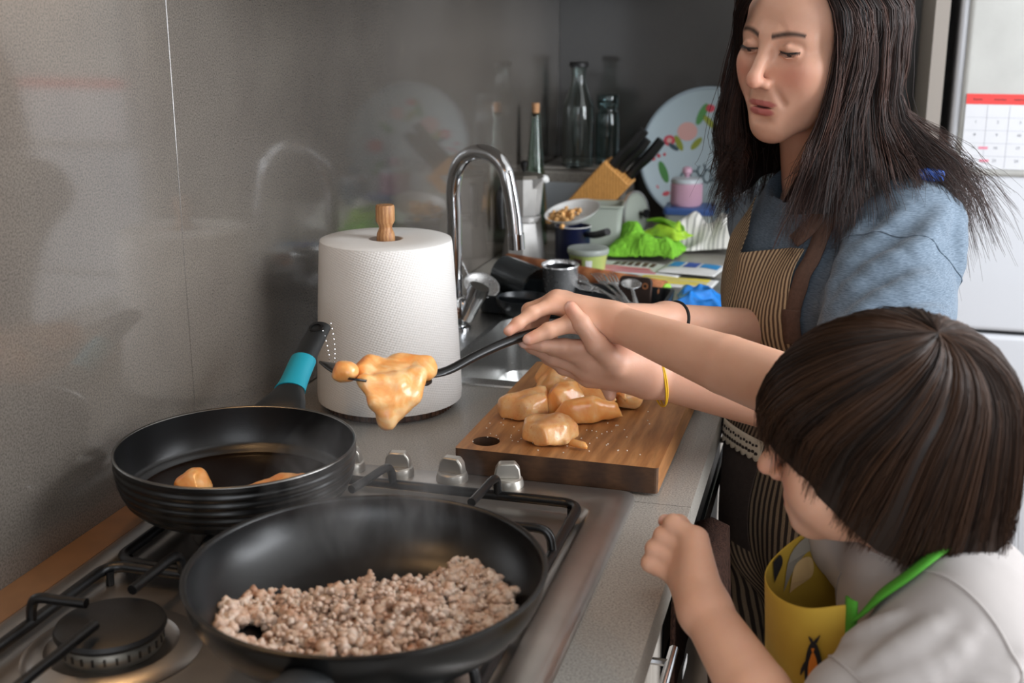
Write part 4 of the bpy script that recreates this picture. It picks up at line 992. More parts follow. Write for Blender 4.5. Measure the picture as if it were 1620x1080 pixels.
piece('chicken_piece', 'large chicken flap hanging over the spatula edge', c0, [('e', fl(.048, .004, .010), (.036, .026, .0095), Bm, .008), ('c', fl(.010, .012, .012), fl(.030, -.004, .013), .012, .011, .008), ('c', fl(.006, .018, .010), fl(.024, .026, .008), .009, .009, .008),
    ('c', fl(.035, .034, .006), fl(.050, .044, -.002, -.013), .008, .007, .010), ('c', fl(.055, .036, .006), apex, .009, .005, .010), ('c', fl(.075, .034, .006), fl(.074, .043, .0, -.017), .009, .006, .010), ('c', fl(.074, .043, .0, -.014), apex, .007, .005, .010), ('c', fl(.050, .043, -.002, -.013), apex, .007, .005, .010), ('c', fl(.060, .041, .002), fl(.064, .045, .0, -.019), .010, .008, .010),
    ('c', fl(.062, -.008, .012), fl(.080, .010, .010), .010, .009, .008), ('c', fl(.090, .030, .008), fl(.086, .042, .002, -.014), .008, .006, .010), ('c', fl(.086, .042, .002, -.014), apex, .006, .005, .010), ('c', fl(.030, .034, .006), fl(.042, .043, .0, -.010), .007, .006, .010), ('c', fl(.042, .043, .0, -.010), fl(.062, .045, .0, -.020), .006, .006, .010)], 'chicken', seed=21, ns=.0016, group=G, h=.002, cuts=0, zs=1.0)
piece('chicken_piece', 'small chicken ball at the spatula tip', c0 + bdv * .043 + bup * .004 + bsd * .010, [('e', (0, 0, .009), (.015, .013, .0115), .4, .005), ('c', (-.004, .002, .007), (.008, -.004, .010), .009, .0095, .005)], 'chicken', seed=22, group=G, cuts=2, zs=1.0)

# ================================================================== hanging towel
t = NT('towel_brown'); nz = t.noise(t.coord(scale=(1, 1, .4)), 500, 2); t.base(t.ramp(nz, [(.3, lin((30, 20, 17))), (.7, lin((62, 42, 34)))])); t.set(Roughness=1., Specular_IOR_Level=.1); t.bump(nz, .8, .002); MATS['towel_brown'] = t.m
u, v = np.meshgrid(np.linspace(0, 1, 60), np.linspace(0, 1, 50), indexing='ij')
fold = .007 * np.sin(u * 19 + v) * (.3 + v) + .003 * np.sin(u * 37 + 2 * v) * v
x = .634 + .022 * v + fold; y = 1.29 + (u - .5) * .22 + (.015 * np.sin(v * 3)) ; z = .815 - .48 * v
Q = np.stack([x, y, z], -1)
back = np.stack([0.597 + 0 * u[:, :12] + fold[:, :12] * .2, y[:, :12], .815 - np.linspace(0, 1, 12)[None, :] * .12 + 0 * u[:, :12]], -1)[:, ::-1]
top = np.stack([.614 + .0 * u[:, :1], y[:, :1], .823 + 0 * u[:, :1]], -1)
Q = np.concatenate([back, top, Q], 1)
me = raw_mesh('hand_towel', Q.reshape(-1, 3), grid_faces(60, Q.shape[1])); o = finish('hand_towel', me, 'towel_brown', None, True, 180, solid=.005)
tag(o, 'dark brown ribbed towel hanging on the dishwasher handle', 'towel')

# ================================================================== fridge, side panel, calendar
plain('fridge_white', (200, 202, 207), .35, Coat_Weight=.3); plain('fridge_seal', (60, 60, 62), .7); plain('panel_grey', (150, 142, 134), .5); plain('gap_black', (12, 12, 12), .8)
FY = 2.655
e = thing('fridge', 'tall white two-door fridge at the end of the kitchen', 'fridge', (1.26, 2.92, 0))
MB().box((-.31, -.235, .04), (.31, .235, 1.95)).build('body', 'fridge_white', e, smooth=False, bevel=.004)
MB().box((-.29, -.225, 0), (.29, .225, .04)).build('plinth', 'gap_black', e, smooth=False)
MB().box((-.305, -.240, .05), (.305, -.2355, 1.94)).build('seal', 'fridge_seal', e, smooth=False)
for z0, z1 in ((.045, .768), (.776, 1.945)):
    d = MB().box((-.31, -.265, z0), (.31, -.2405, z1)).build('door', 'fridge_white', e, smooth=False, bevel=.010, bseg=4)
    MB().box((.255, -.285, (z1 - .33) if z0 < .5 else z0 + .03), (.275, -.266, (z1 - .03) if z0 < .5 else z0 + .33)).build('handle', 'lid_grey', d, smooth=False, bevel=.005)
e = thing('end_panel', 'narrow grey cabinet panel beside the white fridge', 'panel', (.912, 2.90, 0))
MB().box((-.012, -.26, 0), (.014, .262, 2.2)).build('board', 'panel_grey', e, smooth=False, bevel=.001)
MB().box((-.013, -.2625, 0), (.015, -.2605, 2.2)).build('edge_strip', 'panel_grey', e, smooth=False)
# sheet of paper and wall calendar on the fridge door
plain('paper_sheet', (184, 184, 180), .7, var=.06, vscale=14, bump=.3, bscale=25, bdist=.003); plain('calendar_white', (212, 213, 217), .6); plain('calendar_red', (226, 66, 62), .6); plain('calendar_grid', (176, 178, 186), .6); plain('ink_grey', (120, 122, 130), .6); plain('ink_pinkish', (220, 130, 150), .6)
fy = FY - .0012
u, v = np.meshgrid(np.linspace(0, 1, 40), np.linspace(0, 1, 50), indexing='ij')
P = np.stack([.965 + .49 * u, fy - .0012 - .0012 * (1 + vnoise(np.stack([u * 6, v * 9, 0 * u], -1), 1., 3)), 1.105 + .56 * v], -1)
o = finish('wall_paper_sheet', raw_mesh('paper_sheet', P.reshape(-1, 3), grid_faces(40, 50)), 'paper_sheet', None, True, 180, solid=.0005); o.name = 'paper_sheet'
tag(o, 'large wrinkled translucent paper sheet taped on the fridge door', 'paper')
e = thing('calendar', 'wall calendar with red header on the fridge door', 'calendar', (1.115, fy - .0044, 1.12))
MB().box((-.14, -.0008, 0), (.16, .0002, .130)).build('page', 'calendar_white', e, smooth=False)
MB().box((-.14, -.0010, .1305), (.16, .0002, .151)).build('header', 'calendar_red', e, smooth=False)
for k in range(1, 7): MB().box((-.14 + .0425 * k - .0003, -.0012, .002), (-.14 + .0425 * k + .0003, -.0009, .128)).build('grid_line', 'calendar_grid', e, smooth=False)
for k in range(1, 5): MB().box((-.138, -.0012, .026 * k - .0003), (.158, -.0009, .026 * k + .0003)).build('grid_line', 'calendar_grid', e, smooth=False)
fnt = None
def text(e, s_, x, z, size, m_):
    c = bpy.data.curves.new('lettering', 'FONT'); c.body = s_; c.size = size; c.align_x = 'CENTER'; c.align_y = 'CENTER'; c.resolution_u = 2; q = bpy.data.objects.new('lettering_curve', c)
    me = bpy.data.meshes.new_from_object(q); bpy.data.objects.remove(q); me.materials.clear()
    o = finish('lettering', me, m_, e, False); o.location = (x, -.0014, z); o.rotation_euler = (PI / 2, 0, 0)
for k, nm in enumerate(('lunes', 'martes', 'miércoles', 'jueves')): text(e, nm, -.118 + .0425 * k, .1405, .0085, 'ink_brown')
for r__ in range(4):
    for k in range(5): text(e, str(1 + r__ * 7 + k), -.118 + .0425 * k, .095 - .026 * r__, .008, 'ink_grey')
for k, (x_, z_) in enumerate(((-.102, .042), (-.098, .016))): MB().box((x_ - .006, -.0013, z_ - .002), (x_ + .012, -.0010, z_ + .003)).build('handwriting', 'ink_pinkish', e, smooth=False)

# faint steam rising from the wok
t = NT('steam'); t.t.nodes.remove(t.b); pv = t.n('ShaderNodeVolumePrincipled'); nz = t.noise(t.coord(scale=(1, 1, .55)), 26, 3, .6, 1.2)
d_ = t.ramp(nz, [(.48, (0, 0, 0, 1)), (.75, (1, 1, 1, 1))]); gt = t.n('ShaderNodeTexGradient', gradient_type='SPHERICAL'); t.l(t.coord('Generated', scale=(2, 2, 2), loc=(-1, -1, -1)), gt.inputs[0]); t.l(t.math('MULTIPLY', t.math('MULTIPLY', d_, gt.outputs[1]), 11.0), pv.inputs['Density']); pv.inputs['Color'].default_value = (.95, .95, .95, 1)
t.l(pv.outputs[0], t.out.inputs['Volume']); MATS['steam'] = t.m
o = MB().lathe([(0, 0), (.095, .0), (.105, .03), (.085, .09), (.05, .13), (0, .14)], (.40, .83, 1.0), 32).build('steam', 'steam'); tag(o, 'faint steam rising from the frying minced meat', 'steam', kind='stuff')
# ================================================================== people
def euler_zxy(a, b, c): return rot('Z', a) @ rot('X', b) @ rot('Y', c)
def sdf_sample(s, p):
    q = (np.asarray(p) - s.lo) / s.h; q = np.clip(q, 0, np.array(s.n) - 1.001); i = q.astype(int); f = q - i; r = 0
    for dx in (0, 1):
        for dy in (0, 1):
            for dz in (0, 1):
                w = (f[..., 0] if dx else 1 - f[..., 0]) * (f[..., 1] if dy else 1 - f[..., 1]) * (f[..., 2] if dz else 1 - f[..., 2])
                r = r + w * s.d[i[..., 0] + dx, i[..., 1] + dy, i[..., 2] + dz]
    return r
def march(s, p, d, off=.004, it=50):
    """walk points p along unit d until off outside the surface"""
    p = np.array(p, float); d = np.asarray(d, float)
    for _ in range(it): p = p + d * np.clip(sdf_sample(s, p) - off, -.03, .03)[..., None] * .8
    return p

def skin_mat(name, c1, c2, lip):
    t = NT(name); v = t.coord(); n1 = t.noise(v, 22, 4, .6); n2 = t.noise(v, 700, 2)
    b = t.ramp(n1, [(.3, lin(c1)), (.7, lin(c2))])
    for a, c in (('red', lin((206, 112, 92))), ('lip', lin(lip)), ('brow', lin((52, 38, 32))), ('nail', lin((236, 196, 180)))):
        at = t.n('ShaderNodeAttribute', attribute_name=a); b = t.mix(at.outputs['Fac'], b, c)
    t.base(b); t.set(Roughness=.46, Subsurface_Weight=.22, Subsurface_Radius=(.012, .004, .002), Subsurface_Scale=.5, Specular_IOR_Level=.4)
    t.bump(n2, .10, .0007); MATS[name] = t.m
skin_mat('skin_woman', (206, 156, 131), (214, 166, 141), (180, 98, 94))
skin_mat('skin_child', (216, 164, 136), (224, 174, 146), (188, 104, 92))
def hair_mat(name, c1, c2, rough=.36):
    t = NT(name); at = t.n('ShaderNodeAttribute', attribute_name='tint')
    t.base(t.ramp(at.outputs['Fac'], [(.0, lin(c1)), (1., lin(c2))])); t.set(Roughness=rough, Specular_IOR_Level=.32); MATS[name] = t.m
hair_mat('hair_woman', (22, 14, 12), (74, 47, 37), .38)
hair_mat('hair_child', (30, 20, 15), (84, 57, 40), .42)
plain('lash', (20, 14, 12), .6); plain('iris_brown', (44, 28, 22), .15); plain('eye_white', (215, 205, 198), .15); plain('mouth_dark', (70, 28, 26), .5)

def head_sdf(T, R, kid=0.0, h=.0016, neck=None, s=1.0):
    """T centre, R 3x3; works in local space, returned transformed"""
    g = Sdf((-.105, -.135, -.24), (.105, .135, .125), h)
    g.ell((0, -.018, .022), (.074, .094, .084), k=0)
    g.ell((0, .018, -.032), (.0585 + .007 * kid, .069, .078 - .006 * kid), k=.022)
    g.ell((0, .030, .030), (.067, .054, .058), k=.016)
    for x in (-1, 1):
        g.cone((x * (.050 + .005 * kid), -.002, -.060), (x * .013, .060, -.102 + .008 * kid), .016 + .005 * kid, .013, k=.03)
        g.ell((x * .042, .055, -.026), (.021, .020, .016), k=.03)
        g.ell((x * .037, .048, -.050), (.019 + .009 * kid, .020 + .008 * kid, .020 + .007 * kid), k=.03)
        g.cone((x * .012, .0795, .010), (x * .045, .064, .009), .0080, .0062, k=.02)
    g.ell((0, .063, -.101 + .008 * kid), (.019, .0175, .0155), k=.022)
    g.ell((0, .064, -.070), (.029, .021, .024), k=.025)
    for x in (-1, 1):
        g.ell((x * .031, .0920, -.0055), (.0175, .0140, .0110), k=.014, sub=True)
        g.ell((x * .0315, .0715, -.0065), (.0145, .0130, .0115), k=.004)
        # upper lid fold and lower lid
        g.cone((x * .0185, .0795, -.004), (x * .031, .0838, -.0005), .0020, .0026, k=.005); g.cone((x * .031, .0838, -.0005), (x * .0435, .0775, -.0045), .0026, .0018, k=.005)
        g.cone((x * .019, .082, -.0110), (x * .031, .0845, -.0125), .0013, .0017, k=.003); g.cone((x * .031, .0845, -.0125), (x * .0435, .0785, -.0100), .0017, .0012, k=.003)
    g.cone((0, .081, .006), (0, .1045, -.036), .0074 + .001 * kid, .0086, k=.013)
    g.ell((0, .1060, -.0430), (.0096, .0100, .0088), k=.008)
    for x in (-1, 1):
        g.ell((x * .0110, .0935, -.0465), (.0068, .0085, .0062), k=.006)
        g.ell((x * .0058, .0985, -.0540), (.0030, .0042, .0026), k=.002, sub=True)
        g.cone((x * .0190, .0895, -.050), (x * .0290, .0785, -.068), .0005, .0005, k=.010, sub=True)
        g.cone((x * .0240, .0735, -.0745), (x * .0050, .0850, -.0695), .0020, .0036, k=.005)
        g.cone((x * .0205, .0745, -.0775), (0, .0830, -.0822), .0024, .0048, k=.005)
    g.cone((-.0050, .0850, -.0695), (.0050, .0850, -.0695), .0036, .0036, k=.003)
    g.ell((0, .0880, -.0757), (.0190, .010, .0013), k=.002, sub=True)
    g.ell((0, .085, -.0905), (.012, .004, .003), k=.010, sub=True)
    for x in (-1, 1):
        g.ell((x * .0745, -.012, -.014), (.0055, .017, .028), rot('Z', x * .35), k=.006)
        g.ell((x * .0795, -.010, -.012), (.004, .009, .017), rot('Z', x * .35), k=.004, sub=True)
    if kid == 0:
        for x in (-1, 1): g.ell((x * .0310, .0870, -.0108), (.0115, .0075, .0021), rot('Z', -x * .22), k=.0012, sub=True)
    if neck is not None:
        n0 = A3(0, -.022, -.055); n1 = R.T @ ((np.asarray(neck) - T) / s); g.cone(n0, n1, .050 - .006 * kid, .050 - .004 * kid, k=.022)
    v, f = g.mesh(1)
    lip = np.zeros(len(v)); brow = lip.copy(); red = lip.copy()
    x, y, z = v.T; ax = np.abs(x)
    up = np.clip(1 - ((ax / .0245) ** 2 + ((z + .0712) / .0050) ** 2), 0, 1)
    lo = np.clip(1 - ((ax / .0215) ** 2 + ((z + .0812) / .0060) ** 2), 0, 1)
    lip = np.clip(np.maximum(up, lo) * 3, 0, 1) * (y > .066) * .9
    by = .0105 + .0045 * np.sin(np.clip((ax - .012) / .036, 0, 1) * 2.4)
    brow = np.clip(1.25 - np.abs(z - by) / (.0042 - .07 * np.clip(ax - .026, 0, .022)), 0, 1) * (ax > .010) * (ax < .049) * (y > .04) * .95
    brow = np.maximum(brow, .75 * np.clip(1.4 - np.abs(z + .0080 - 6 * (ax - .031) ** 2) / .0012, 0, 1) * (ax > .0175) * (ax < .046) * (y > .07) * (1 - kid))
    red = .42 * np.exp(-(((ax - .040) / .020) ** 2 + ((z + .035) / .018) ** 2)) * (y > .02) + .34 * np.exp(-((x / .011) ** 2 + ((z + .044) / .012) ** 2)) * (y > .085)
    if kid == 0: v = v * A3(.985, 1, 1.035)
    return v * s, f, dict(lip=lip, brow=brow, red=red)

def finger_pts(base, d, n, lens, flex):
    """bend towards -n"""
    pts = [np.asarray(base, float)]; d = unit(d); n = unit(n - d * (n @ d)); a = 0
    for L, f in zip(lens, flex):
        a += f; pts.append(pts[-1] + L * (d * math.cos(a) - n * math.sin(a)))
    return pts
class Limbs:
    def __init__(s, lo, hi, h): s.g = Sdf(lo, hi, h); s.nails = []
    def finger(s, pts, r0, r1, k0=.008, nail=None):
        n = len(pts); rr_ = np.linspace(r0, r1, n)
        for i in range(n - 1): s.g.cone(pts[i], pts[i + 1], rr_[i], rr_[i + 1], k0 if i == 0 else .0025)
        for i in range(1, n - 1): s.g.ell(pts[i], np.full(3, rr_[i] * 1.06), k=.003)
        if nail is not None:
            t = unit(pts[-1] - pts[-2]); s.nails.append((np.asarray(pts[-1]) + unit(nail) * r1 * .85 + t * r1 * .3, r1))
    def mesh(s, sm=1):
        v, f = s.g.mesh(sm); nail = np.zeros(len(v))
        for c, r in s.nails: nail = np.maximum(nail, np.clip(1.8 - np.linalg.norm(v - c, axis=1) / (r * .62), 0, 1) * .8)
        red = np.zeros(len(v))
        for c, r in s.nails: red = np.maximum(red, np.clip(1.6 - np.linalg.norm(v - c, axis=1) / (r * 1.7), 0, 1) * .30)
        return v, f, dict(nail=nail, red=red)
def join_body(name, parts, m, parent):
    V, F_, off = [], [], 0; at = {k: [] for k in ('red', 'lip', 'brow', 'nail')}
    for v, f, a in parts:
        V.append(v); F_.append(f + off); off += len(v)
        for k in at: at[k].append(a.get(k, np.zeros(len(v))))
    me = raw_mesh(name, np.concatenate(V), np.concatenate(F_))
    for k in at: set_attr(me, k, np.concatenate(at[k]))
    return finish(name, me, m, parent, True, 180)

def strands_mesh(P, rad, tint):
    """P: n x k x 3, rad: k -> three sided tapered tubes"""
    n, k, _ = P.shape
    T = np.gradient(P, axis=1); T /= np.linalg.norm(T, axis=2, keepdims=True) + 1e-9
    ref = np.zeros_like(T); ref[..., 0] = .33; ref[..., 1] = .88; ref[..., 2] = .34
    X = np.cross(T, ref); X /= np.linalg.norm(X, axis=2, keepdims=True) + 1e-9; Y = np.cross(T, X)
    r = (rad[None, :, None] if rad.ndim == 1 else rad[..., None])
    V = np.stack([P + r * (math.cos(a) * X + math.sin(a) * Y) for a in (0, 2.094, 4.189)], 2).reshape(-1, 3)
    i = np.arange(n)[:, None, None]; j = np.arange(k - 1)[None, :, None]; q = np.arange(3)[None, None, :]
    b = (i * k + j) * 3; q2 = (q + 1) % 3
    F_ = np.stack([b + q, b + q2, b + 3 + q2, b + 3 + q], -1).reshape(-1, 4)
    return V, F_, np.repeat(tint, k * 3)

# ------------------------------------------------------------------ the woman
woman = empty('person', (.72, 1.62, 0)); tag(woman, 'woman with long dark hair in blue shirt and striped apron', 'person')
WO = A3(.72, 1.62, 0)
WT = A3(.687, 1.655, 1.396); WR = euler_zxy(2.54, -.05, -.09)
wneck = A3(.712, 1.712, 1.195)
hv, hf, ha = head_sdf(WT, WR, 0, .0018, wneck, 1.0)
hv = world_verts(hv, WR, WT)
# arms and hands
lb = Limbs((.36, 1.19, .93), (.90, 1.66, 1.17), .0024)
w_elb, w_wr = A3(.768, 1.425, .968), A3(.541, 1.327, 1.026)
fm = w_wr * .62 + w_elb * .38
lb.g.cone(w_elb, w_elb * .6 + w_wr * .4, .040, .0385, k=.0).cone(w_elb * .6 + w_wr * .4, w_wr, .0385, .0255, k=.002)
yv = unit((-.88, -.36, .27)); zv = A3(.2, -.82, -.50); zv = unit(zv - yv * (zv @ yv)); xv = np.cross(yv, zv)
loc = lambda x, y, z: w_wr + xv * x + yv * y + zv * z
mcp = [loc(.024, .070, .002), loc(.006, .076, .006), loc(-.012, .073, .005), loc(-.028, .064, .001)]
for q, r in zip(mcp, (.0125, .0125, .012, .011)): lb.g.cone(w_wr, q, .0205, r, k=.014)
lb.g.cone(loc(.012, .02, -.008), loc(.022, .06, -.006), .016, .012, k=.012); lb.g.cone(loc(-.018, .02, -.006), loc(-.026, .055, -.006), .015, .011, k=.012)
dirs = [unit(A3(.403, 1.256, 1.069) - mcp[0]), unit(yv + .02 * xv), unit(yv - .04 * xv), unit(yv - .12 * xv)]
for k, (ln, fx) in enumerate((((.040, .026, .020), (.02, .05, .05)), ((.044, .029, .021), (.10, .10, .08)), ((.041, .027, .020), (.2, .2, .12)), ((.032, .021, .018), (.3, .25, .15)))):
    lb.finger(finger_pts(mcp[k], dirs[k], zv, ln, fx), .0098 if k < 3 else .0088, .0068 if k < 3 else .006, nail=zv if k < 2 else None)
th = [loc(.012, .012, -.004), A3(.509, 1.293, 1.046), A3(.489, 1.274, 1.072), A3(.472, 1.271, 1.096), A3(.459, 1.272, 1.113)]
lb.finger(th, .0160, .0078, .012, nail=A3(-.7, -.5, .4))
lb.g.ell(loc(-.012, .0, .017), (.006, .006, .005), k=.01)
# right arm, mostly behind
r_elb, r_wr = A3(.64, 1.61, 1.012), A3(.540, 1.470, 1.054)
lb.g.cone(r_elb, r_wr, .031, .0225, k=.01).cone(r_wr, A3(.49, 1.385, 1.07), .022, .024, k=.015)
for k in range(4):
    b_ = A3(.488 + .012 * k * .6, 1.382 - .004 * k, 1.078 - .013 * k); lb.finger(finger_pts(b_, unit((-.75, -.45, -.1)), A3(-.3, .6, .6), (.034, .024, .018), (.4, .7, .5)), .0092, .007)
lb.finger([A3(.52, 1.42, 1.05), A3(.505, 1.385, 1.046), A3(.485, 1.36, 1.05)], .012, .008, .01)
av, af, aa = lb.mesh()
# hidden trunk and legs
bt = Sdf((.45, 1.35, -.005), (1.08, 1.98, 1.26), .008)
F2 = unit((-.80, -.60, 0)); L2 = A3(.60, -.80, 0)
shL, shR = A3(.846, 1.640, 1.165), A3(.612, 1.845, 1.150)
bt.cone(wneck, A3(.715, 1.71, 1.12), .05, .06, k=.03)
bt.cone(shL + (-.03, .005, -.04), shR + (.04, -.03, -.045), .030, .03, k=.04); bt.cone(A3(.72, 1.70, 1.08), A3(.735, 1.64, .80), .085, .10, k=.05)
bt.cone(shL + (-.03, -.01, -.04), w_elb, .032, .034, k=.02); bt.cone(shR + (.04, -.02, -.05), r_elb, .030, .030, k=.02)
for s in (-1, 1):
    hp = A3(.74, 1.63, .80) + L2 * s * .085; kn = hp + (.0, .01, -.36); an = kn + (.02, .02, -.37)
    bt.cone(hp, kn, .085, .058, k=.03).cone(kn, an, .056, .036, k=.02).cone(an, an + F2 * .14 + (0, 0, -.035), .035, .028, k=.02)
tv, tf, ta = (*bt.mesh(1), {})
body = join_body('body', [(hv - WO, hf, ha), (av - WO, af, aa), (tv - WO, tf, ta)], 'skin_woman', woman)
# eyes looking down: lash lines and mouth
for x in (-1, 1):
    m = MB(); m2 = MB()
    pts = [(x * .0180, .0815, -.0070), (x * .0245, .0852, -.0077), (x * .032, .0858, -.0081), (x * .0390, .0828, -.0072), (x * .0450, .0778, -.0052)]
    m.tube(world_verts(np.array(pts), WR, WT) - WO, [.0005, .0009, .0011, .0012, .0006], 6, n=16)
    for k in range(16):
        u = .1 + .9 * k / 15; p = spline(np.array(pts), 50)[int(u * 49)]; e2 = p + A3(x * .003 * (u - .3), .0042, -.0042)
        m.tube(world_verts(np.array([p, (p + e2) / 2 + (0, .0006, -.0004), e2]), WR, WT) - WO, [.00042, .0003, .0001], 4)
    m2.lathe([(0, .0123), (.004, .0117), (.008, .0093), (.011, .0055), (.0123, 0), (.011, -.0055), (.008, -.0093), (.004, -.0117), (0, -.0123)], world_verts(A3(x * .0315, .0700, -.0060), WR, WT) - WO, 20)
    ec = world_verts(A3(x * .0315, .0700, -.0060), WR, WT) - WO; gz = WR @ unit((0., .86, -.50)); e_ = m2.build('eyeball', 'eye_white', woman); MB().lathe([(0, .0125), (.003, .0122), (.0058, .0111), (.0062, .0105)], ec, 20, R=frame_from(gz)).build('iris', 'iris_brown', e_); m.build('eyelashes', 'lash', e_)
MB().lathe([(0, -.004), (.013, -.003), (.014, 0), (.013, .003), (0, .004)], world_verts(A3(0, .074, -.0755), WR, WT) - WO, 20, R=WR).build('mouth', 'mouth_dark', woman)

# ---- hair
def scalp(phi, el, grow=0.0, rad=(.074, .094, .084), c=(0, -.018, .022)):
    """phi 0 = forward, + = her right; el elevation"""
    return np.stack([(rad[0] + grow) * np.sin(phi) * np.cos(el) + c[0], (rad[1] + grow) * np.cos(phi) * np.cos(el) + c[1], (rad[2] + grow) * np.sin(el) + c[2]], -1)
def resample(C, k):
    """C: n x m x 3 control points -> n x k x 3 Catmull-Rom"""
    q = np.concatenate([2 * C[:, :1] - C[:, 1:2], C, 2 * C[:, -1:] - C[:, -2:-1]], 1); m_ = C.shape[1]
    t = np.linspace(0, m_ - 1 - 1e-6, k); i = t.astype(int); f = (t - i)[None, :, None]
    a, b, c, d = q[:, i], q[:, i + 1], q[:, i + 2], q[:, i + 3]
    return .5 * (2 * b + (-a + c) * f + (2 * a - 5 * b + 4 * c - d) * f ** 2 + (-a + 3 * b - 3 * c + d) * f ** 3)
def woman_hair(phi, layer, k=22, rnd=None, wave=0.0, ln=None):
    """phi in radians 0.95..2pi-0.95 (around the back); layer 0 inner .. 1 outer"""
    n = len(phi); side = np.where(phi < PI, 1., -1.); a = np.where(phi < PI, phi, 2 * PI - phi)     # a: 0.95 front .. pi back
    back = np.clip((a - 1.0) / (PI - 1.0), 0, 1)
    ry = .058 - .125 * back ** .8; root = np.stack([-side * .002, ry, .028 + .088 * np.sqrt(np.clip(1 - ((ry + .018) / .097) ** 2, .05, 1)) + .004 * layer], -1)
    g = .009 + .017 * layer + .008 * back
    p1 = scalp(side * (a * .86 - .30), np.full(n, .72) - .05 * back, g)
    p2 = scalp(side * (a * .97 - .02), np.full(n, .22), g + .002)
    p3 = scalp(side * a, np.full(n, -.35), g + .004)
    out = np.stack([side * np.sin(a), np.cos(a), 0 * a], -1); Z0 = 0 * a
    p4 = p3 * A3(1, 1, 0) + A3(0, 0, -.100) + out * (.002 + .008 * layer)[:, None]
    drop = (.205 + .035 * layer) if ln is None else ln
    flare = (.012 + .020 * layer) * np.where(side > 0, .25, 1.0)
    lift = np.where(side < 0, np.clip(1 - np.abs(a - 2.2) / 1.0, 0, 1), 0) * layer
    liftr = np.where(side > 0, np.clip(1 - np.abs(a - 1.4) / .8, 0, 1), 0) * layer
    fr_ = np.clip((1.75 - a) / .75, 0, 1); k5 = np.where(side > 0, .42, .30); k6 = np.where(side > 0, .62, .46); X5 = np.stack([1 - k5 * fr_, 1 + 0 * a, 0 * a], -1); X6 = np.stack([1 - k6 * fr_, 1 + 0 * a, 0 * a], -1); fwd = np.stack([0 * a, .030 * fr_, 0 * a], -1)
    p4 = p4 * np.stack([1 - .10 * fr_, 1 + 0 * a, 1 + 0 * a], -1) + fwd * .4
    p5 = p3 * X5 + fwd + out * (flare + lift * .075 + liftr * .006)[:, None] + np.stack([Z0, Z0, -.105 - .55 * (drop - .105)], -1)
    p6 = p3 * X6 + fwd * 1.5 + out * (flare * 1.5 + lift * .108 + liftr * .018)[:, None] + np.stack([Z0, Z0, -drop - lift * .022 + liftr * .03], -1)
    C = np.stack([root, p1, p2, p3, p4, p5, p6], 1)
    return resample(C, k)
def build_hair(name, mat_, parent, O, R, T, core, strands, rad, tint, s=1.0):
    v, f = core; V1, F1 = v * s, f
    V2, F2_, t2 = strands_mesh(strands * s, rad, tint)
    V2 = world_verts(V2, R, T) - O; V1 = world_verts(V1, R, T) - O
    me = raw_mesh(name, np.concatenate([V1, V2]), np.concatenate([F1, F2_ + len(V1)]))
    set_attr(me, 'tint', np.concatenate([np.full(len(V1), .05), t2]))
    return finish(name, me, mat_, parent, True, 180)
r_ = np.random.default_rng(21)
ph = np.linspace(1.02, 2 * PI - 1.02, 80); G0 = woman_hair(ph, np.full(80, .35), 26, ln=np.full(80, .205))
G1 = woman_hair(ph, np.full(80, -.25), 26, ln=np.full(80, .195))
cf = grid_faces(80, 26); core = (np.concatenate([G0.reshape(-1, 3), G1.reshape(-1, 3)]), np.concatenate([cf, cf[:, ::-1] + 80 * 26]))
NS, K = 6500, 16
ncl = 260; cph = r_.uniform(.96, 2 * PI - .96, ncl); clay = r_.uniform(.15, 1.05, ncl) ** .8; cln = r_.uniform(.150, .245, ncl)
ci = r_.integers(0, ncl, NS); phi = cph[ci] + r_.normal(0, .03, NS); lay = np.clip(clay[ci] + r_.normal(0, .10, NS), 0, 1.25)
P = woman_hair(np.clip(phi, .93, 2 * PI - .93), lay, K, ln=cln[ci] + r_.normal(0, .012, NS) + .02 * lay)
u = np.linspace(0, 1, K)
amp = (u ** 1.6)[None, :, None] * .0125
w1 = r_.normal(size=(ncl, 3)); w2 = r_.normal(size=(ncl, 3)); fr = r_.uniform(5, 9, ncl); p0 = r_.uniform(0, 6.28, ncl)
P += amp * (np.sin(fr[ci][:, None] * u[None] + p0[ci][:, None])[..., None] * w1[ci][:, None] + .7 * np.sin(1.9 * fr[ci][:, None] * u[None] + 2 * p0[ci][:, None])[..., None] * w2[ci][:, None])
fly = (r_.uniform(size=NS) < .06)[:, None, None]
P += fly * (u ** 1.5)[None, :, None] * r_.normal(0, .014, (NS, 1, 3)) + r_.normal(0, .0008, (NS, 1, 3)) + (u ** 2)[None, :, None] * r_.normal(0, .0022, (NS, 1, 3))
Wc = np.array([(.004, .058, .086), (.026, .082, .060), (.046, .083, .030), (.062, .064, -.004), (.074, .044, -.040)])
Wn = Wc[None] + r_.normal(0, .0035, (46, 1, 3)) * np.array([0, .5, 1, 1.4, 2.2])[None, :, None] + r_.uniform(0, 1, (46, 1, 1)) * A3(.008, -.002, .014)
P = np.concatenate([P, resample(Wn, K)]); ci = np.concatenate([ci, np.zeros(46, int)]); NS = len(P)
rad = .00052 * (1 - .75 * u ** 3)
tint = np.clip(.35 + .22 * r_.normal(size=ncl)[ci] + .15 * r_.normal(size=NS), 0, 1)
build_hair('hair', 'hair_woman', woman, WO, WR, WT, core, P, rad, tint)

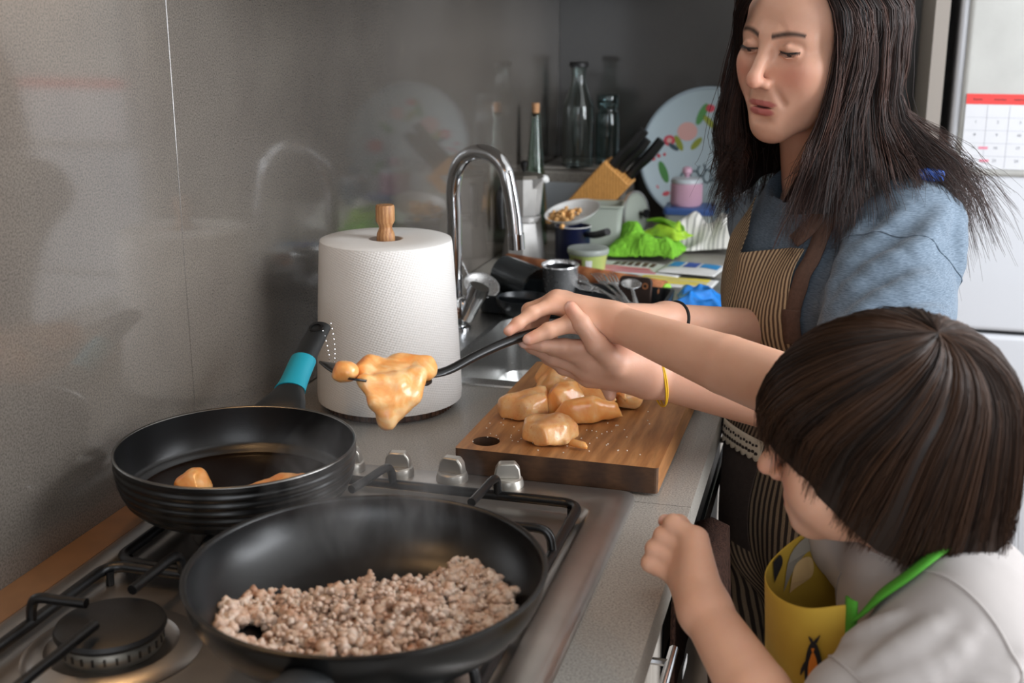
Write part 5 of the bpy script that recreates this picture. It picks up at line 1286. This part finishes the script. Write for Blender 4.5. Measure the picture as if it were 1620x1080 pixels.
# ---- shirt
t = NT('denim_shirt'); v = t.coord(); n1 = t.noise(t.coord(scale=(1, 1, 6)), 160, 3); n2 = t.noise(v, 12, 4)
a = t.ramp(n1, [(.3, lin((76, 92, 108))), (.7, lin((112, 128, 143)))]); b = t.ramp(n2, [(.3, (.86, .87, .88, 1)), (.7, (1.08, 1.08, 1.08, 1))])
t.base(t.mix(1., a, b, 'MULTIPLY')); t.set(Roughness=.85, Sheen_Weight=.15); t.bump(n1, .25, .0008); MATS['denim_shirt'] = t.m
sh = Sdf((.47, 1.36, .74), (1.06, 2.02, 1.30), .0036)
cc = A3(.728, 1.705, 1.0)
RT = np.column_stack([L2, -F2, A3(0, 0, 1)])
sh.ell(cc + (0, 0, .06), (.150, .108, .17), RT, k=0)
sh.ell(cc + F2 * .055 + L2 * .02 + (0, 0, .055), (.115, .075, .085), RT, k=.05)
sh.cone(cc + (0, 0, .0), A3(.74, 1.64, .76), .115, .125, k=.05)
sh.cone(shL + (-.02, .01, .0), shR + (.03, -.02, -.015), .050, .040, k=.05)
sh.cone(A3(.716, 1.716, 1.14), A3(.712, 1.712, 1.185), .085, .060, k=.05)
ax0 = shL + A3(-.012, .004, -.010); ax1 = w_elb + A3(.02, .015, .025)
sh.cone(ax0, ax0 * .5 + ax1 * .5, .060, .079, k=.04); sh.cone(ax0 * .5 + ax1 * .5, ax1, .079, .080, k=.004)
sh.cone(shR + A3(.02, -.01, -.03), r_elb + A3(.03, .05, .02), .050, .052, k=.045)
sh.ell(wneck + A3(-.012, -.018, .022), (.062, .060, .060), k=.006, sub=True)
# folds on the sleeve: ridges between (t, angle) along the arm axis
da = unit(ax1 - ax0); fr_ = frame_from(da, (0, 0, 1)); Ls = np.linalg.norm(ax1 - ax0)
def on_sleeve(tt, th_, rr_): return ax0 + da * Ls * tt + (fr_[:, 0] * math.cos(th_) + fr_[:, 1] * math.sin(th_)) * rr_
camdir = unit(CAM_POS - (ax0 + ax1) / 2); lx, ly = camdir @ fr_[:, 0], camdir @ fr_[:, 1]; th0 = math.atan2(ly, lx)
for (t0, a0, t1, a1, rr_, k_) in ((-.15, 1.2, .55, .9, .010, .02), (.05, .9, .72, 1.1, .009, .02), (.1, .2, .6, 1.0, .008, .018), (.3, -.3, .72, .9, .008, .018), (.5, -.5, .85, .6, .008, .018), (.62, -.9, .95, .1, .009, .02), (.0, -.6, .4, -.1, .007, .018), (.8, -.4, .98, .8, .008, .018), (-.1, -1.0, .3, -1.3, .008, .02)):
    pp = [on_sleeve(t0 + (t1 - t0) * q, th0 + a0 + (a1 - a0) * q, float(np.interp(t0 + (t1 - t0) * q, [0, .5, 1], [.058, .077, .079]))) for q in np.linspace(0, 1, 6)]
    sh.chain(pp, [rr_ * w for w in (.35, .8, 1, 1, .8, .35)], k=k_)
sh.noise(.0022, 22, 5).noise(.0010, 60, 6)
# cut the sleeve openings
shirt_solid = sh
sv, sf = sh.mesh(2)
finish('shirt', raw_mesh('shirt', sv - WO, sf), 'denim_shirt', woman, True, 180)

# ---- apron
def stripe_mat(name, n, c1, c2, wob=.25):
    t = NT(name); uv = t.coord('UV'); nz = t.noise(uv, 5, 3); sx = t.n('ShaderNodeSeparateXYZ'); t.l(uv, sx.inputs[0])
    x = t.math('ADD', t.math('MULTIPLY', sx.outputs[0], n), t.math('MULTIPLY', nz, wob * 3)); s_ = t.math('FRACT', x)
    st = t.ramp(s_, [(.0, lin(c1)), (.42, lin(c1)), (.52, lin(c2)), (.92, lin(c2)), (1., lin(c1))])
    nf = t.noise(uv, 260, 2); t.base(t.mix(1., st, t.ramp(nf, [(.3, (.8, .8, .8, 1)), (.7, (1.1, 1.1, 1.1, 1))]), 'MULTIPLY'))
    t.set(Roughness=.9); t.bump(nf, .3, .0008); MATS[name] = t.m
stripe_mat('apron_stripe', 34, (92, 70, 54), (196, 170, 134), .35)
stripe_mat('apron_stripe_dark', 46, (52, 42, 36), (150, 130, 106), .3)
plain('apron_brown', (58, 47, 42), .9, var=.15, vscale=200, bump=.3, bscale=900)
plain('strap_brown', (96, 72, 60), .9, var=.15, vscale=200, bump=.4, bscale=700)
plain('lace', (214, 200, 178), .9)
apron = empty('apron'); apron.parent = woman; apron['label'] = 'brown and cream striped bib apron'
def drape(solid, fn, nu, nv, d, off=.005, sag=None, lim=.185):
    u, v = np.meshgrid(np.linspace(0, 1, nu), np.linspace(0, 1, nv), indexing='ij'); p = fn(u, v)
    o_ = off if sag is None else off + sag(u, v)
    q = np.array(p, float)
    for _ in range(60): q = q + d * np.clip(sdf_sample(solid, q) - o_, -.03, .03)[..., None] * .7
    mv = np.minimum(((q - p) * d).sum(-1), lim); q = p + d * mv[..., None]
    return q, u, v
def sheet(name, P, u, v, m_, parent, O, thick=.0016, sub=1):
    nu, nv = P.shape[:2]; me = raw_mesh(name, (P - O).reshape(-1, 3), grid_faces(nu, nv)); set_uv(me, np.stack([u.ravel(), v.ravel()], 1))
    return finish(name, me, m_, parent, True, 180, solid=thick, sub=sub)
# lower trunk under the apron (trousers)
plain('trousers', (38, 40, 46), .9)
low = Sdf((.47, 1.33, .05), (1.06, 1.98, 1.02), .006)
low.cone(cc, A3(.742, 1.64, .78), .115, .138, k=.03); low.ell(A3(.742, 1.635, .79), (.175, .125, .13), RT, k=.05)
for s in (-1, 1):
    hp = A3(.74, 1.63, .80) + L2 * s * .085; kn = hp + (.0, .01, -.36); low.cone(hp, kn, .095, .070, k=.03).cone(kn, kn + (.02, .02, -.34), .066, .05, k=.01)
lv_, lf_ = low.mesh(2); lv_[:, 0] = np.maximum(lv_[:, 0], .617); finish('trousers', raw_mesh('trousers', lv_ - WO, lf_), 'trousers', woman, True, 180)
both = Sdf((.42, 1.28, .20), (1.08, 2.02, 1.28), .006)
for (s_, a_) in ((sh, None), (low, None)):
    pass
gx = [both.lo[k] + both.h * np.arange(both.n[k]) for k in range(3)]
PT = np.stack(np.meshgrid(*gx, indexing='ij'), -1)
def safe(s_, p):
    hi_ = s_.lo + s_.h * (np.array(s_.n) - 1); ins_ = ((p >= s_.lo) & (p <= hi_)).all(-1); o_ = np.full(p.shape[:-1], .05); o_[ins_] = sdf_sample(s_, p[ins_]); return o_
both.d = np.minimum(safe(sh, PT), safe(low, PT)).astype(np.float32)
bibc = cc + F2 * .25
def bib(u, v):
    lft = -.062 - .046 * np.clip(v * 2.4, 0, 1); rgt = .088 + .018 * v; across = lft + (rgt - lft) * u; top = np.interp(u, [0, .12, .42, .85, 1.], [.186, .170, .118, .134, .136])
    z = top * (1 - v) + (-.10) * v
    return bibc + L2 * across[..., None] + np.stack([0 * u, 0 * u, z], -1)
q, u, v = drape(both, bib, 44, 40, -F2, .006, lambda u, v: .016 * np.exp(-((u - .45) / .16) ** 2) * np.exp(-(v / .16) ** 2) + .003 * np.sin(u * 14 + v * 3) * (1 - v))
q[..., 0] = np.where(q[..., 2] < .95, np.maximum(q[..., 0], .612), q[..., 0])
sheet('bib', q, u, v, 'apron_stripe', apron, WO)
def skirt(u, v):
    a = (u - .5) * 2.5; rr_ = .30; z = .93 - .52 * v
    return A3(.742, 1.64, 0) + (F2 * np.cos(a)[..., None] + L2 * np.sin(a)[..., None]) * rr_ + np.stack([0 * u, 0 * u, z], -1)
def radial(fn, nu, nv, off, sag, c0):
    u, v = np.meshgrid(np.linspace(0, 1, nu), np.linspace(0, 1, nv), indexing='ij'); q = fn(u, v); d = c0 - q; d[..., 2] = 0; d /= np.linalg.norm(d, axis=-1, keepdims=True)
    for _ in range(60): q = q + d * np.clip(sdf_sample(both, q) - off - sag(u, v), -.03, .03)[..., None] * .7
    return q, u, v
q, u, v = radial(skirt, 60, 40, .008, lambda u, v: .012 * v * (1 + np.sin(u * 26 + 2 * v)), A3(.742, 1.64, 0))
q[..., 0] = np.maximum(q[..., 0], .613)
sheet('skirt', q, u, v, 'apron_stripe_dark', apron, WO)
def pocket(u, v):
    a = (u * .98 - .66) * 1.15; z = .895 - .15 * v - .012 * u
    return A3(.742, 1.64, 0) + (F2 * np.cos(a)[..., None] + L2 * np.sin(a)[..., None]) * .30 + np.stack([0 * u, 0 * u, z], -1)
q, u, v = radial(pocket, 36, 20, .016, lambda u, v: .004 * np.sin(v * PI), A3(.742, 1.64, 0))
q[..., 0] = np.maximum(q[..., 0], .610)
pk = sheet('pocket', q, u, v, 'apron_brown', apron, WO)
# lace trim along the pocket top: scalloped strip with holes built as small rings
def lace(u, v):
    a = (u * .98 - .66) * 1.15; z = .898 - .022 * v - .012 * u - .004 * v * np.abs(np.sin(u * PI * 14))
    return A3(.742, 1.64, 0) + (F2 * np.cos(a)[..., None] + L2 * np.sin(a)[..., None]) * .30 + np.stack([0 * u, 0 * u, z], -1)
q, u, v = radial(lace, 110, 7, .0205, lambda u, v: 0 * u, A3(.742, 1.64, 0))
q[..., 0] = np.maximum(q[..., 0], .6075)
sheet('lace_trim', q, u, v, 'lace', apron, WO, .001, 0)
m = MB()
for i in range(4, 108, 4):
    for j, sz in ((2, .0022), (4, .0028)):
        c_ = q[i + (2 if j == 4 else 0) - 2, j]; n_ = unit(c_ - A3(.742, 1.64, c_[2])); m.lathe([(0, .0012), (sz, .0012), (sz, .0004)], c_ - WO, 8, R=frame_from(n_))
m.build('lace_holes', 'apron_brown', apron, smooth=False)
# neck straps and side tab
def ribbon(name, pts, wd, m_, parent, O, solid, d=None, thick=.002, n=30, off=.007, smooth=0):
    P_ = spline(np.array(pts), n)
    if solid is not None:
        for _ in range(40):
            g_ = np.stack([sdf_sample(solid, P_ + e_) - sdf_sample(solid, P_ - e_) for e_ in np.eye(3) * .006], -1); g_ /= np.linalg.norm(g_, axis=1, keepdims=True) + 1e-9
            P_ = P_ - g_ * np.clip(sdf_sample(solid, P_) - off, -.02, .02)[:, None] * .6
        for _ in range(smooth): P_[1:-1] = .5 * P_[1:-1] + .25 * (P_[2:] + P_[:-2]); g_[1:-1] = .5 * g_[1:-1] + .25 * (g_[2:] + g_[:-2])
        g_ /= np.linalg.norm(g_, axis=1, keepdims=True)
    else: g_ = np.tile(np.asarray(d, float), (n, 1))
    T_ = np.gradient(P_, axis=0); T_ /= np.linalg.norm(T_, axis=1, keepdims=True); S_ = np.cross(T_, g_); S_ /= np.linalg.norm(S_, axis=1, keepdims=True) + 1e-9
    Q = np.stack([P_ - S_ * wd / 2, P_ - S_ * wd / 6 + g_ * .001, P_ + S_ * wd / 6 + g_ * .001, P_ + S_ * wd / 2], 1)
    uu, vv = np.meshgrid(np.linspace(0, 1, n), np.linspace(0, 1, 4), indexing='ij'); return sheet(name, Q, uu, vv, m_, parent, O, thick, 0)
ribbon('neck_strap', [A3(.700, 1.618, 1.120), A3(.722, 1.62, 1.16), A3(.745, 1.645, 1.20), A3(.76, 1.70, 1.225)], .022, 'strap_brown', apron, WO, sh)
ribbon('side_strap', [A3(.735, 1.62, 1.165), A3(.722, 1.60, 1.11), A3(.708, 1.585, 1.075), A3(.700, 1.575, 1.05)], .022, 'strap_brown', apron, WO, sh)
ribbon('strap_tab', [A3(.698, 1.575, 1.058), A3(.696, 1.568, 1.04), A3(.697, 1.562, 1.015)], .024, 'strap_brown', apron, WO, sh, off=.009)
# bracelets
def bracelet(name, c, axis, rx, ry, th_, m_, label, cat, seg=40, tilt=None, two=False):
    Fm = frame_from(axis, (0, 0, 1)); mb = MB()
    for s in ((0,) if not two else (-1, 1)):
        a = np.linspace(0, 2 * PI, seg + 1)[:-1]
        pts = np.array(c) + np.outer(np.cos(a) * rx, Fm[:, 0]) + np.outer(np.sin(a) * ry, Fm[:, 1]) + np.outer(.004 * np.sin(a * (1 if s <= 0 else 1) + s * .6) + s * .0012, Fm[:, 2])
        mb.tube(pts, th_, 8, closed=True)
    o = mb.build(name, m_); tag(o, label, cat); return o
plain('yellow_cord', (226, 178, 30), .6); plain('black_band', (15, 15, 16), .8)
bax = unit(w_elb - w_wr); bracelet('bracelet', w_wr + bax * .012 + A3(0, 0, -.002), bax + A3(.1, .1, .5), .0285, .034, .0011, 'yellow_cord', "thin yellow cord bracelet on the woman's wrist", 'bracelet', two=True)
bracelet('hair_tie', r_wr * .94 + r_elb * .06, r_elb - r_wr, .0255, .0255, .0024, 'black_band', "black hair tie around the woman's far wrist", 'hair tie')
# blue hair clip at the shoulder
plain('clip_blue', (60, 100, 190), .2, Coat_Weight=.6)
cl = MB(); cpos = A3(.850, 1.640, 1.228); cl.lathe([(0, -.020), (.007, -.017), (.0095, 0), (.007, .017), (0, .020)], cpos, 20, R=frame_from((1, .3, -.1)))
for k in (-1, 0, 1): cl.tube([cpos + (k * .011 - .002, -.009, .005), cpos + (k * .011 + .003, -.010, -.001), cpos + (k * .011 + .005, -.008, -.006)], .0012, 6)
tag(cl.build('hair_clip', 'clip_blue'), "shiny blue hair clip on the woman's shoulder", 'hair clip')

# ------------------------------------------------------------------ the child
child = empty('person', (.84, 1.0, 0)); tag(child, 'child with dark bowl-cut hair in white shirt and yellow apron', 'person')
CO = A3(.84, 1.0, 0)
CT = A3(.784, .998, 1.092); CR = euler_zxy(PI / 2 - .10, -.08, -.08); CS = .875
cneck = A3(.828, 1.0, .965)
hv, hf, ha = head_sdf(CT, CR, 1.0, .0022, cneck, CS); hv = world_verts(hv, CR, CT)
lb = Limbs((.36, .80, .83), (.90, 1.36, 1.15), .0024)
c_sR, c_el, c_wr = A3(.785, 1.085, .965), A3(.728, 1.152, 1.068), A3(.503, 1.302, 1.092)
lb.g.cone(c_sR, c_el, .040, .0345, k=.0).cone(c_el, c_el * .6 + c_wr * .4, .0345, .0315, k=.003).cone(c_el * .6 + c_wr * .4, c_wr, .0315, .0200, k=.002)
M_ = [A3(.434, 1.297, 1.110), A3(.434, 1.312, 1.112), A3(.440, 1.326, 1.108), A3(.448, 1.337, 1.101)]
for q, r in zip(M_, (.0105, .0105, .010, .0095)): lb.g.cone(c_wr, q, .017, r, k=.012)
lb.finger([M_[0], A3(.414, 1.273, 1.103), A3(.402, 1.258, 1.094), A3(.394, 1.248, 1.0875)], .0092, .0062, nail=A3(0, 0, 1))
for q, (ox, oy) in zip(M_[1:], ((0, 0), (.006, .012), (.014, .022))):
    lb.finger([q, A3(.404 + ox, 1.300 + oy, 1.100), A3(.402 + ox, 1.291 + oy, 1.080), A3(.416 + ox, 1.290 + oy, 1.068)], .0090, .0062)
lb.finger([A3(.478, 1.288, 1.088), A3(.459, 1.277, 1.094), A3(.437, 1.260, 1.088), A3(.417, 1.247, 1.0795)], .0125, .0070, .010, nail=A3(-.2, -.8, .6))
# the resting left arm and fist
c_sL, l_el, l_wr = A3(.855, .914, .962), A3(.737, .854, .866), A3(.650, .972, .921)
lb.g.cone(c_sL, l_el, .038, .031, k=.004).cone(l_el, l_el * .6 + l_wr * .4, .031, .0295, k=.003).cone(l_el * .6 + l_wr * .4, l_wr, .0295, .0215, k=.002)
FM = [A3(.636, 1.013, .969), A3(.629, 1.015, .957), A3(.623, 1.014, .944), A3(.619, 1.011, .931)]
FP = [A3(.613, 1.024, .977), A3(.604, 1.024, .964), A3(.597, 1.022, .951), A3(.594, 1.020, .937)]
for q, r in zip(FM, (.0115, .0115, .011, .0105)): lb.g.cone(l_wr, q, .019, r, k=.011)
for a_, b_ in zip(FM, FP):
    d1 = b_ + A3(.004, .017, -.012); lb.finger([a_, b_, d1, d1 + A3(.015, .004, -.006)], .0090, .0070, .004)
lb.finger([A3(.640, .992, .945), A3(.632, 1.018, .966), A3(.617, 1.036, .972), A3(.603, 1.041, .971)], .0115, .0068, .008, nail=A3(-.4, -.2, .9))
av, af, aa = lb.mesh()
bt = Sdf((.62, .80, -.005), (1.02, 1.20, 1.02), .008)
bt.cone(cneck, A3(.835, 1.0, .93), .042, .05, k=.03).cone(c_sL - (0, 0, .01), c_sR - (0, 0, .01), .04, .04, k=.03).cone(A3(.84, 1.0, .90), A3(.85, 1.0, .60), .07, .078, k=.04)
for s in (-1, 1): bt.cone(A3(.85, 1.0 + s * .055, .60), A3(.85, 1.0 + s * .06, .32), .062, .042, k=.03).cone(A3(.85, 1.0 + s * .06, .32), A3(.86, 1.0 + s * .06, .05), .042, .03, k=.02).cone(A3(.86, 1.0 + s * .06, .03), A3(.76, 1.0 + s * .06, .022), .026, .022, k=.02)
tv, tf, ta = (*bt.mesh(1), {})
body = join_body('body', [(hv - CO, hf, ha), (av - CO, af, aa), (tv - CO, tf, ta)], 'skin_child', child)
# hair: whorl at the crown, bowl cut
def child_hair(phi, layer, zend, k=18, swirl=.5):
    n = len(phi); wp, we = PI - .75, 1.02       # whorl direction (back, slightly to the left side) on the scalp
    W0 = scalp(np.array([-(PI - .62)]), np.array([1.12]), 0)[0] - A3(0, -.018, .022)
    rad_ = A3(.074, .094, .084); w = unit(W0 / rad_)
    g = .003 + .012 * layer
    tgt_el = np.arcsin(np.clip((zend - .022) / .160, -.98, .9)); tgt = np.stack([np.sin(phi) * np.cos(np.minimum(tgt_el, 0) * .55), np.cos(phi) * np.cos(np.minimum(tgt_el, 0) * .55), np.sin(tgt_el)], -1)
    tgt /= np.linalg.norm(tgt, axis=1, keepdims=True)
    om = np.arccos(np.clip(tgt @ w, -1, 1))[:, None]; uu = np.linspace(.0, 1, k)[None, :]
    so = np.sin(om) + 1e-6
    D_ = (np.sin((1 - uu) * om) / so)[..., None] * w + (np.sin(uu * om) / so)[..., None] * tgt[:, None]
    ax_ = w; ang = swirl * (1 - uu) ** 2 * 1.0
    c_, s_ = np.cos(ang)[..., None], np.sin(ang)[..., None]
    D_ = D_ * c_ + np.cross(np.broadcast_to(ax_, D_.shape), D_) * s_ + ax_ * (D_ @ ax_)[..., None] * (1 - c_)
    lift = np.sin(np.clip(uu * 1.15, 0, 1) * PI / 2)
    fy = A3(0, .020, 0) * np.clip(D_[..., 1:2], 0, 1) ** .7 * (np.clip(1.0 - D_[..., 2:3], 0, 1))
    nr = np.linalg.norm(D_[..., :2], axis=-1); dz = np.clip(-D_[..., 2], 0, 1); fx = np.where(D_[..., 2] < 0, (1 - .16 * dz ** 2) / np.maximum(nr, .12), 1.0)
    D_ = D_ * np.stack([fx, fx, np.ones_like(fx)], -1)
    return D_ * (rad_ + A3(0, 0, .076) * np.clip(-D_[..., 2:], 0, 1) ** .5) + D_ * (g[:, None] * (.35 + .65 * lift) + .004)[..., None] + A3(0, -.018, .022) + fy
def zend_f(phi):
    p = np.abs(((phi + PI) % (2 * PI)) - PI)      # 0 front, pi back
    return np.interp(p, [0, .45, .8, 1.15, 1.5, 1.9, 2.4, PI], [-.004, -.008, -.022, -.060, -.108, -.126, -.128, -.126])
ph = np.linspace(0, 2 * PI, 91); G0 = child_hair(ph, np.full(91, .55), zend_f(ph), 20, .0); G1 = child_hair(ph, np.full(91, -.35), zend_f(ph), 20, .0)
cf = grid_faces(91, 20); core = (np.concatenate([G0.reshape(-1, 3), G1.reshape(-1, 3)]), np.concatenate([cf, cf[:, ::-1] + 91 * 20]))
r_ = np.random.default_rng(5); NS, K = 7500, 13; ncl = 260
cph = r_.uniform(0, 2 * PI, ncl); clay = r_.uniform(.35, 1.0, ncl); czo = r_.normal(0, .010, ncl); ctw = r_.normal(0, .06, ncl)
ci = r_.integers(0, ncl, NS); phi = cph[ci] + r_.normal(0, .045, NS)
P = child_hair(phi, np.clip(clay[ci] + r_.normal(0, .1, NS), .2, 1.25), zend_f(phi) + czo[ci] + r_.normal(0, .004, NS), K, .55)
u = np.linspace(0, 1, K)
tgt = child_hair(cph[ci] + ctw[ci], clay[ci], zend_f(cph[ci]) + czo[ci], K, .55)
P = P + (tgt - P) * (u ** 2 * .45)[None, :, None] + r_.normal(0, .0006, (NS, 1, 3)) + (u ** 2)[None, :, None] * r_.normal(0, .0024, (NS, 1, 3))
P[..., :2] *= (1 - .10 * np.clip((u - .75) / .25, 0, 1) ** 2 * np.clip(r_.normal(.7, .5, NS), -.3, 1.6)[:, None])[..., None]
tint = np.clip(.38 + .2 * r_.normal(size=ncl)[ci] + .15 * r_.normal(size=NS), 0, 1)
build_hair('hair', 'hair_child', child, CO, CR, CT, core, P, .00048 * (1 - .7 * u ** 3), tint, CS)
# shirt
t = NT('tee_white'); v = t.coord(); n1 = t.noise(v, 900, 2); n2 = t.noise(v, 10, 3)
t.base(t.ramp(n2, [(.3, lin((168, 161, 158))), (.7, lin((180, 174, 171)))])); t.set(Roughness=.9, Sheen_Weight=.1); t.bump(n1, .2, .0006); MATS['tee_white'] = t.m
sh2 = Sdf((.64, .76, .50), (1.02, 1.24, 1.05), .0034)
sh2.ell(A3(.852, 1.0, .86), (.086, .116, .14), k=0).cone(A3(.848, 1.0, .84), A3(.855, 1.0, .55), .092, .10, k=.04).ell(A3(.868, .995, .925), (.062, .10, .075), k=.04)
sh2.cone(c_sL + (.004, .015, -.002), c_sR + (.004, -.015, -.002), .046, .046, k=.04).cone(A3(.835, 1.0, .95), A3(.826, 1.0, .975), .066, .050, k=.03)
hemL = c_sL * .33 + l_el * .67 + A3(.01, -.004, .004); sh2.cone(c_sL + (.0, -.002, -.004), hemL, .047, .050, k=.035)
hemR = c_sR * .45 + c_el * .55; sh2.cone(c_sR, hemR, .05, .052, k=.03)
sh2.ell(cneck + A3(-.004, 0, .022), (.047, .047, .045), k=.006, sub=True)
for a_, b_, r in ((A3(.86, .868, .985), A3(.80, .842, .93), .007), (A3(.885, .89, .965), A3(.85, .855, .91), .008), (A3(.91, .91, .95), A3(.885, .87, .87), .008), (A3(.835, .862, .96), A3(.775, .835, .93), .006), (A3(.93, .95, .93), A3(.915, .90, .82), .008), (A3(.80, .885, .99), A3(.775, .90, .93), .006), (A3(.90, .90, .90), A3(.83, .84, .86), .009), (A3(.84, .88, .985), A3(.79, .865, .93), .008), (A3(.92, .93, .98), A3(.90, .88, .93), .008), (A3(.87, .875, .955), A3(.82, .85, .895), .009), (A3(.79, .90, .95), A3(.785, .93, .87), .007)):
    P_ = march(sh2, np.linspace(a_, b_, 6), A3(0, 0, 0), 0); g_ = np.stack([sdf_sample(sh2, P_ + e_) - sdf_sample(sh2, P_ - e_) for e_ in np.eye(3) * .008], -1); g_ /= np.linalg.norm(g_, axis=1, keepdims=True) + 1e-9
    P_ = P_ - g_ * (sdf_sample(sh2, P_) + .001)[:, None]; sh2.chain(P_, [r * w for w in (.3, .8, 1, 1, .8, .3)], k=.011)
sh2.noise(.0018, 26, 3)
sv, sf = sh2.mesh(2); finish('shirt', raw_mesh('shirt', sv - CO, sf), 'tee_white', child, True, 180)
plain('trousers_child', (60, 66, 80), .9)
tr = Sdf((.68, .82, .06), (1.0, 1.18, .68), .006); tr.cone(A3(.853, 1.0, .62), A3(.853, 1.0, .54), .098, .10, k=.02)
for s in (-1, 1): tr.cone(A3(.853, 1.0 + s * .052, .55), A3(.853, 1.0 + s * .06, .30), .072, .055, k=.03).cone(A3(.853, 1.0 + s * .06, .30), A3(.862, 1.0 + s * .06, .10), .054, .046, k=.02)
tv, tf = tr.mesh(2); finish('trousers', raw_mesh('trousers', tv - CO, tf), 'trousers_child', child, True, 180)
# yellow apron with penguin print
t = NT('apron_yellow'); nz = t.noise(t.coord(), 700, 2); n2 = t.noise(t.coord(), 14, 3)
t.base(t.ramp(n2, [(.3, lin((186, 148, 44))), (.7, lin((200, 164, 58)))])); t.set(Roughness=.85); t.bump(nz, .3, .0006); MATS['apron_yellow'] = t.m
plain('print_black', (26, 24, 26), .85); plain('print_orange', (224, 132, 40), .85); plain('print_grey', (150, 142, 128), .85); plain('print_cream', (222, 186, 130), .85)
plain('tape_green', (74, 156, 40), .8, bump=.2, bscale=900)
capron = empty('apron'); capron.parent = child; capron['label'] = 'yellow apron printed with penguins, green neck tape'
ctop = spline(np.array([(.770, .928, .966), (.735, .944, .950), (.707, .982, .942), (.700, 1.02, .948), (.728, 1.062, .964), (.768, 1.085, .975)]), 40)
u, v = np.meshgrid(np.linspace(0, 1, 40), np.linspace(0, 1, 44), indexing='ij')
q = np.repeat(ctop[:, None, :], 44, 1); q[..., 2] -= .40 * v
q[..., 0] += .020 * v - .008 * np.sin(u * 9 + v * 4) * v; q[..., 1] += .006 * np.sin(v * 9 + u * 5) * v
cq = q
sheet('bib', q, u, v, 'apron_yellow', capron, CO)
MC = capron
ribbon('neck_tape', [A3(.771, .924, .958), A3(.785, .918, .985), A3(.804, .915, 1.003), A3(.824, .924, 1.016), A3(.845, .947, 1.022)], .013, 'tape_green', capron, CO, sh2, n=34, smooth=14, off=.005)
ribbon('side_tape', [cq[0, 0] + (.002, -.003, .006), cq[0, 5] + (.002, -.003, 0), cq[0, 10] + (.002, -.003, 0), cq[0, 16] + (.002, -.003, 0)], .013, 'tape_green', capron, CO, None, d=unit((-.75, -.65, 0)), n=20)
# penguins printed on the bib
def on_bib(u, v, off):
    a = np.clip(u, 0, 1) * 39; b = np.clip(v, 0, 1) * 43; i = min(int(a), 38); j = min(int(b), 42); f, g = a - i, b - j
    p = (cq[i, j] * (1 - f) + cq[i + 1, j] * f) * (1 - g) + (cq[i, j + 1] * (1 - f) + cq[i + 1, j + 1] * f) * g
    t = cq[i + 1, j] - cq[i, j]; n = unit(np.cross(t, A3(0, 0, -1))); n = n if n[0] < 0 or (n[1] < 0) else -n
    return p + n * off - CO
def printed(name, m_, c, pts, off):
    q = spline(np.array(pts + [pts[0]]), 26)[:-1]; MB().add([on_bib(c[0] + x / .30, c[1] - y / .40, off) for x, y in q], [tuple(range(25))]).build(name, m_, capron, smooth=False)
def penguin(c, s, off):
    S = lambda L_: [(x * s, y * s) for x, y in L_]; d = 1 if off > 0 else -1
    printed('print', 'print_black', c, S([(-.018, -.03), (-.022, .0), (-.012, .028), (0, .04), (.012, .030), (.020, .002), (.018, -.03), (0, -.036)]), off)
    printed('print', 'print_orange', c, S([(-.010, -.028), (-.012, -.004), (-.004, .018), (.004, .018), (.010, -.004), (.008, -.028)]), off + d * .0004)
    printed('print', 'print_black', c, S([(-.020, .008), (-.030, -.012), (-.027, -.020), (-.018, -.004)]), off + d * .0003)
    printed('print', 'print_black', c, S([(.018, .008), (.030, -.010), (.030, -.020), (.018, -.006)]), off + d * .0003)
    printed('print', 'print_black', c, S([(-.008, .036), (-.016, .050), (-.006, .044), (-.002, .040)]), off + d * .0002)
    printed('print', 'print_black', c, S([(.006, .036), (.013, .048), (.004, .044), (.002, .040)]), off + d * .0002)
    printed('print', 'print_orange', c, S([(-.004, .028), (.004, .028), (.0, .020)]), off + d * .0006)
    printed('print', 'print_orange', c, S([(-.014, -.034), (-.004, -.034), (-.009, -.040)]), off + d * .0003); printed('print', 'print_orange', c, S([(.004, -.034), (.014, -.034), (.009, -.040)]), off + d * .0003)
penguin((.14, .13), .55, .0030); penguin((.42, .30), .55, .0030)
printed('print', 'print_grey', (.80, .055), [(-.03, -.02), (-.02, .012), (.012, .018), (.03, .0), (.012, .004), (-.012, -.004)], -.0030)
printed('print', 'print_cream', (.79, .085), [(-.018, -.014), (-.010, .010), (.014, .008), (.016, -.012)], -.0034)
printed('print', 'print_black', (.66, .02), [(-.008, -.014), (-.010, .010), (.004, .008), (.008, -.004)], -.0034)
# stitched seams
def seam(name, c, ax_, r, solid, m_, parent, O, a0=0, a1=2 * PI, n=50):
    F_ = frame_from(ax_, (0, 0, 1)); a = np.linspace(a0, a1, n); P_ = np.asarray(c) + np.outer(np.cos(a) * r, F_[:, 0]) + np.outer(np.sin(a) * r, F_[:, 1])
    for _ in range(30):
        d_ = unit_rows(np.asarray(c) - P_); P_ = P_ + d_ * np.clip(sdf_sample(solid, P_) - .0004, -.01, .01)[:, None] * .7
    MB().tube(P_ - O, .0011, 6).build(name, m_, parent)
def unit_rows(x): return x / (np.linalg.norm(x, axis=-1, keepdims=True) + 1e-9)
seam('shoulder_seam', c_sL + A3(-.004, 0, -.004), hemL - c_sL + A3(-.03, -.05, .02), .075, sh2, 'tee_white', child, CO)
seam('sleeve_hem', c_sL * .12 + hemL * .88 + A3(-.002, 0, 0), hemL - c_sL, .075, sh2, 'tee_white', child, CO)
seam('sleeve_seam', ax0 + (ax1 - ax0) * .30, da, .11, sh, 'denim_shirt', woman, WO)
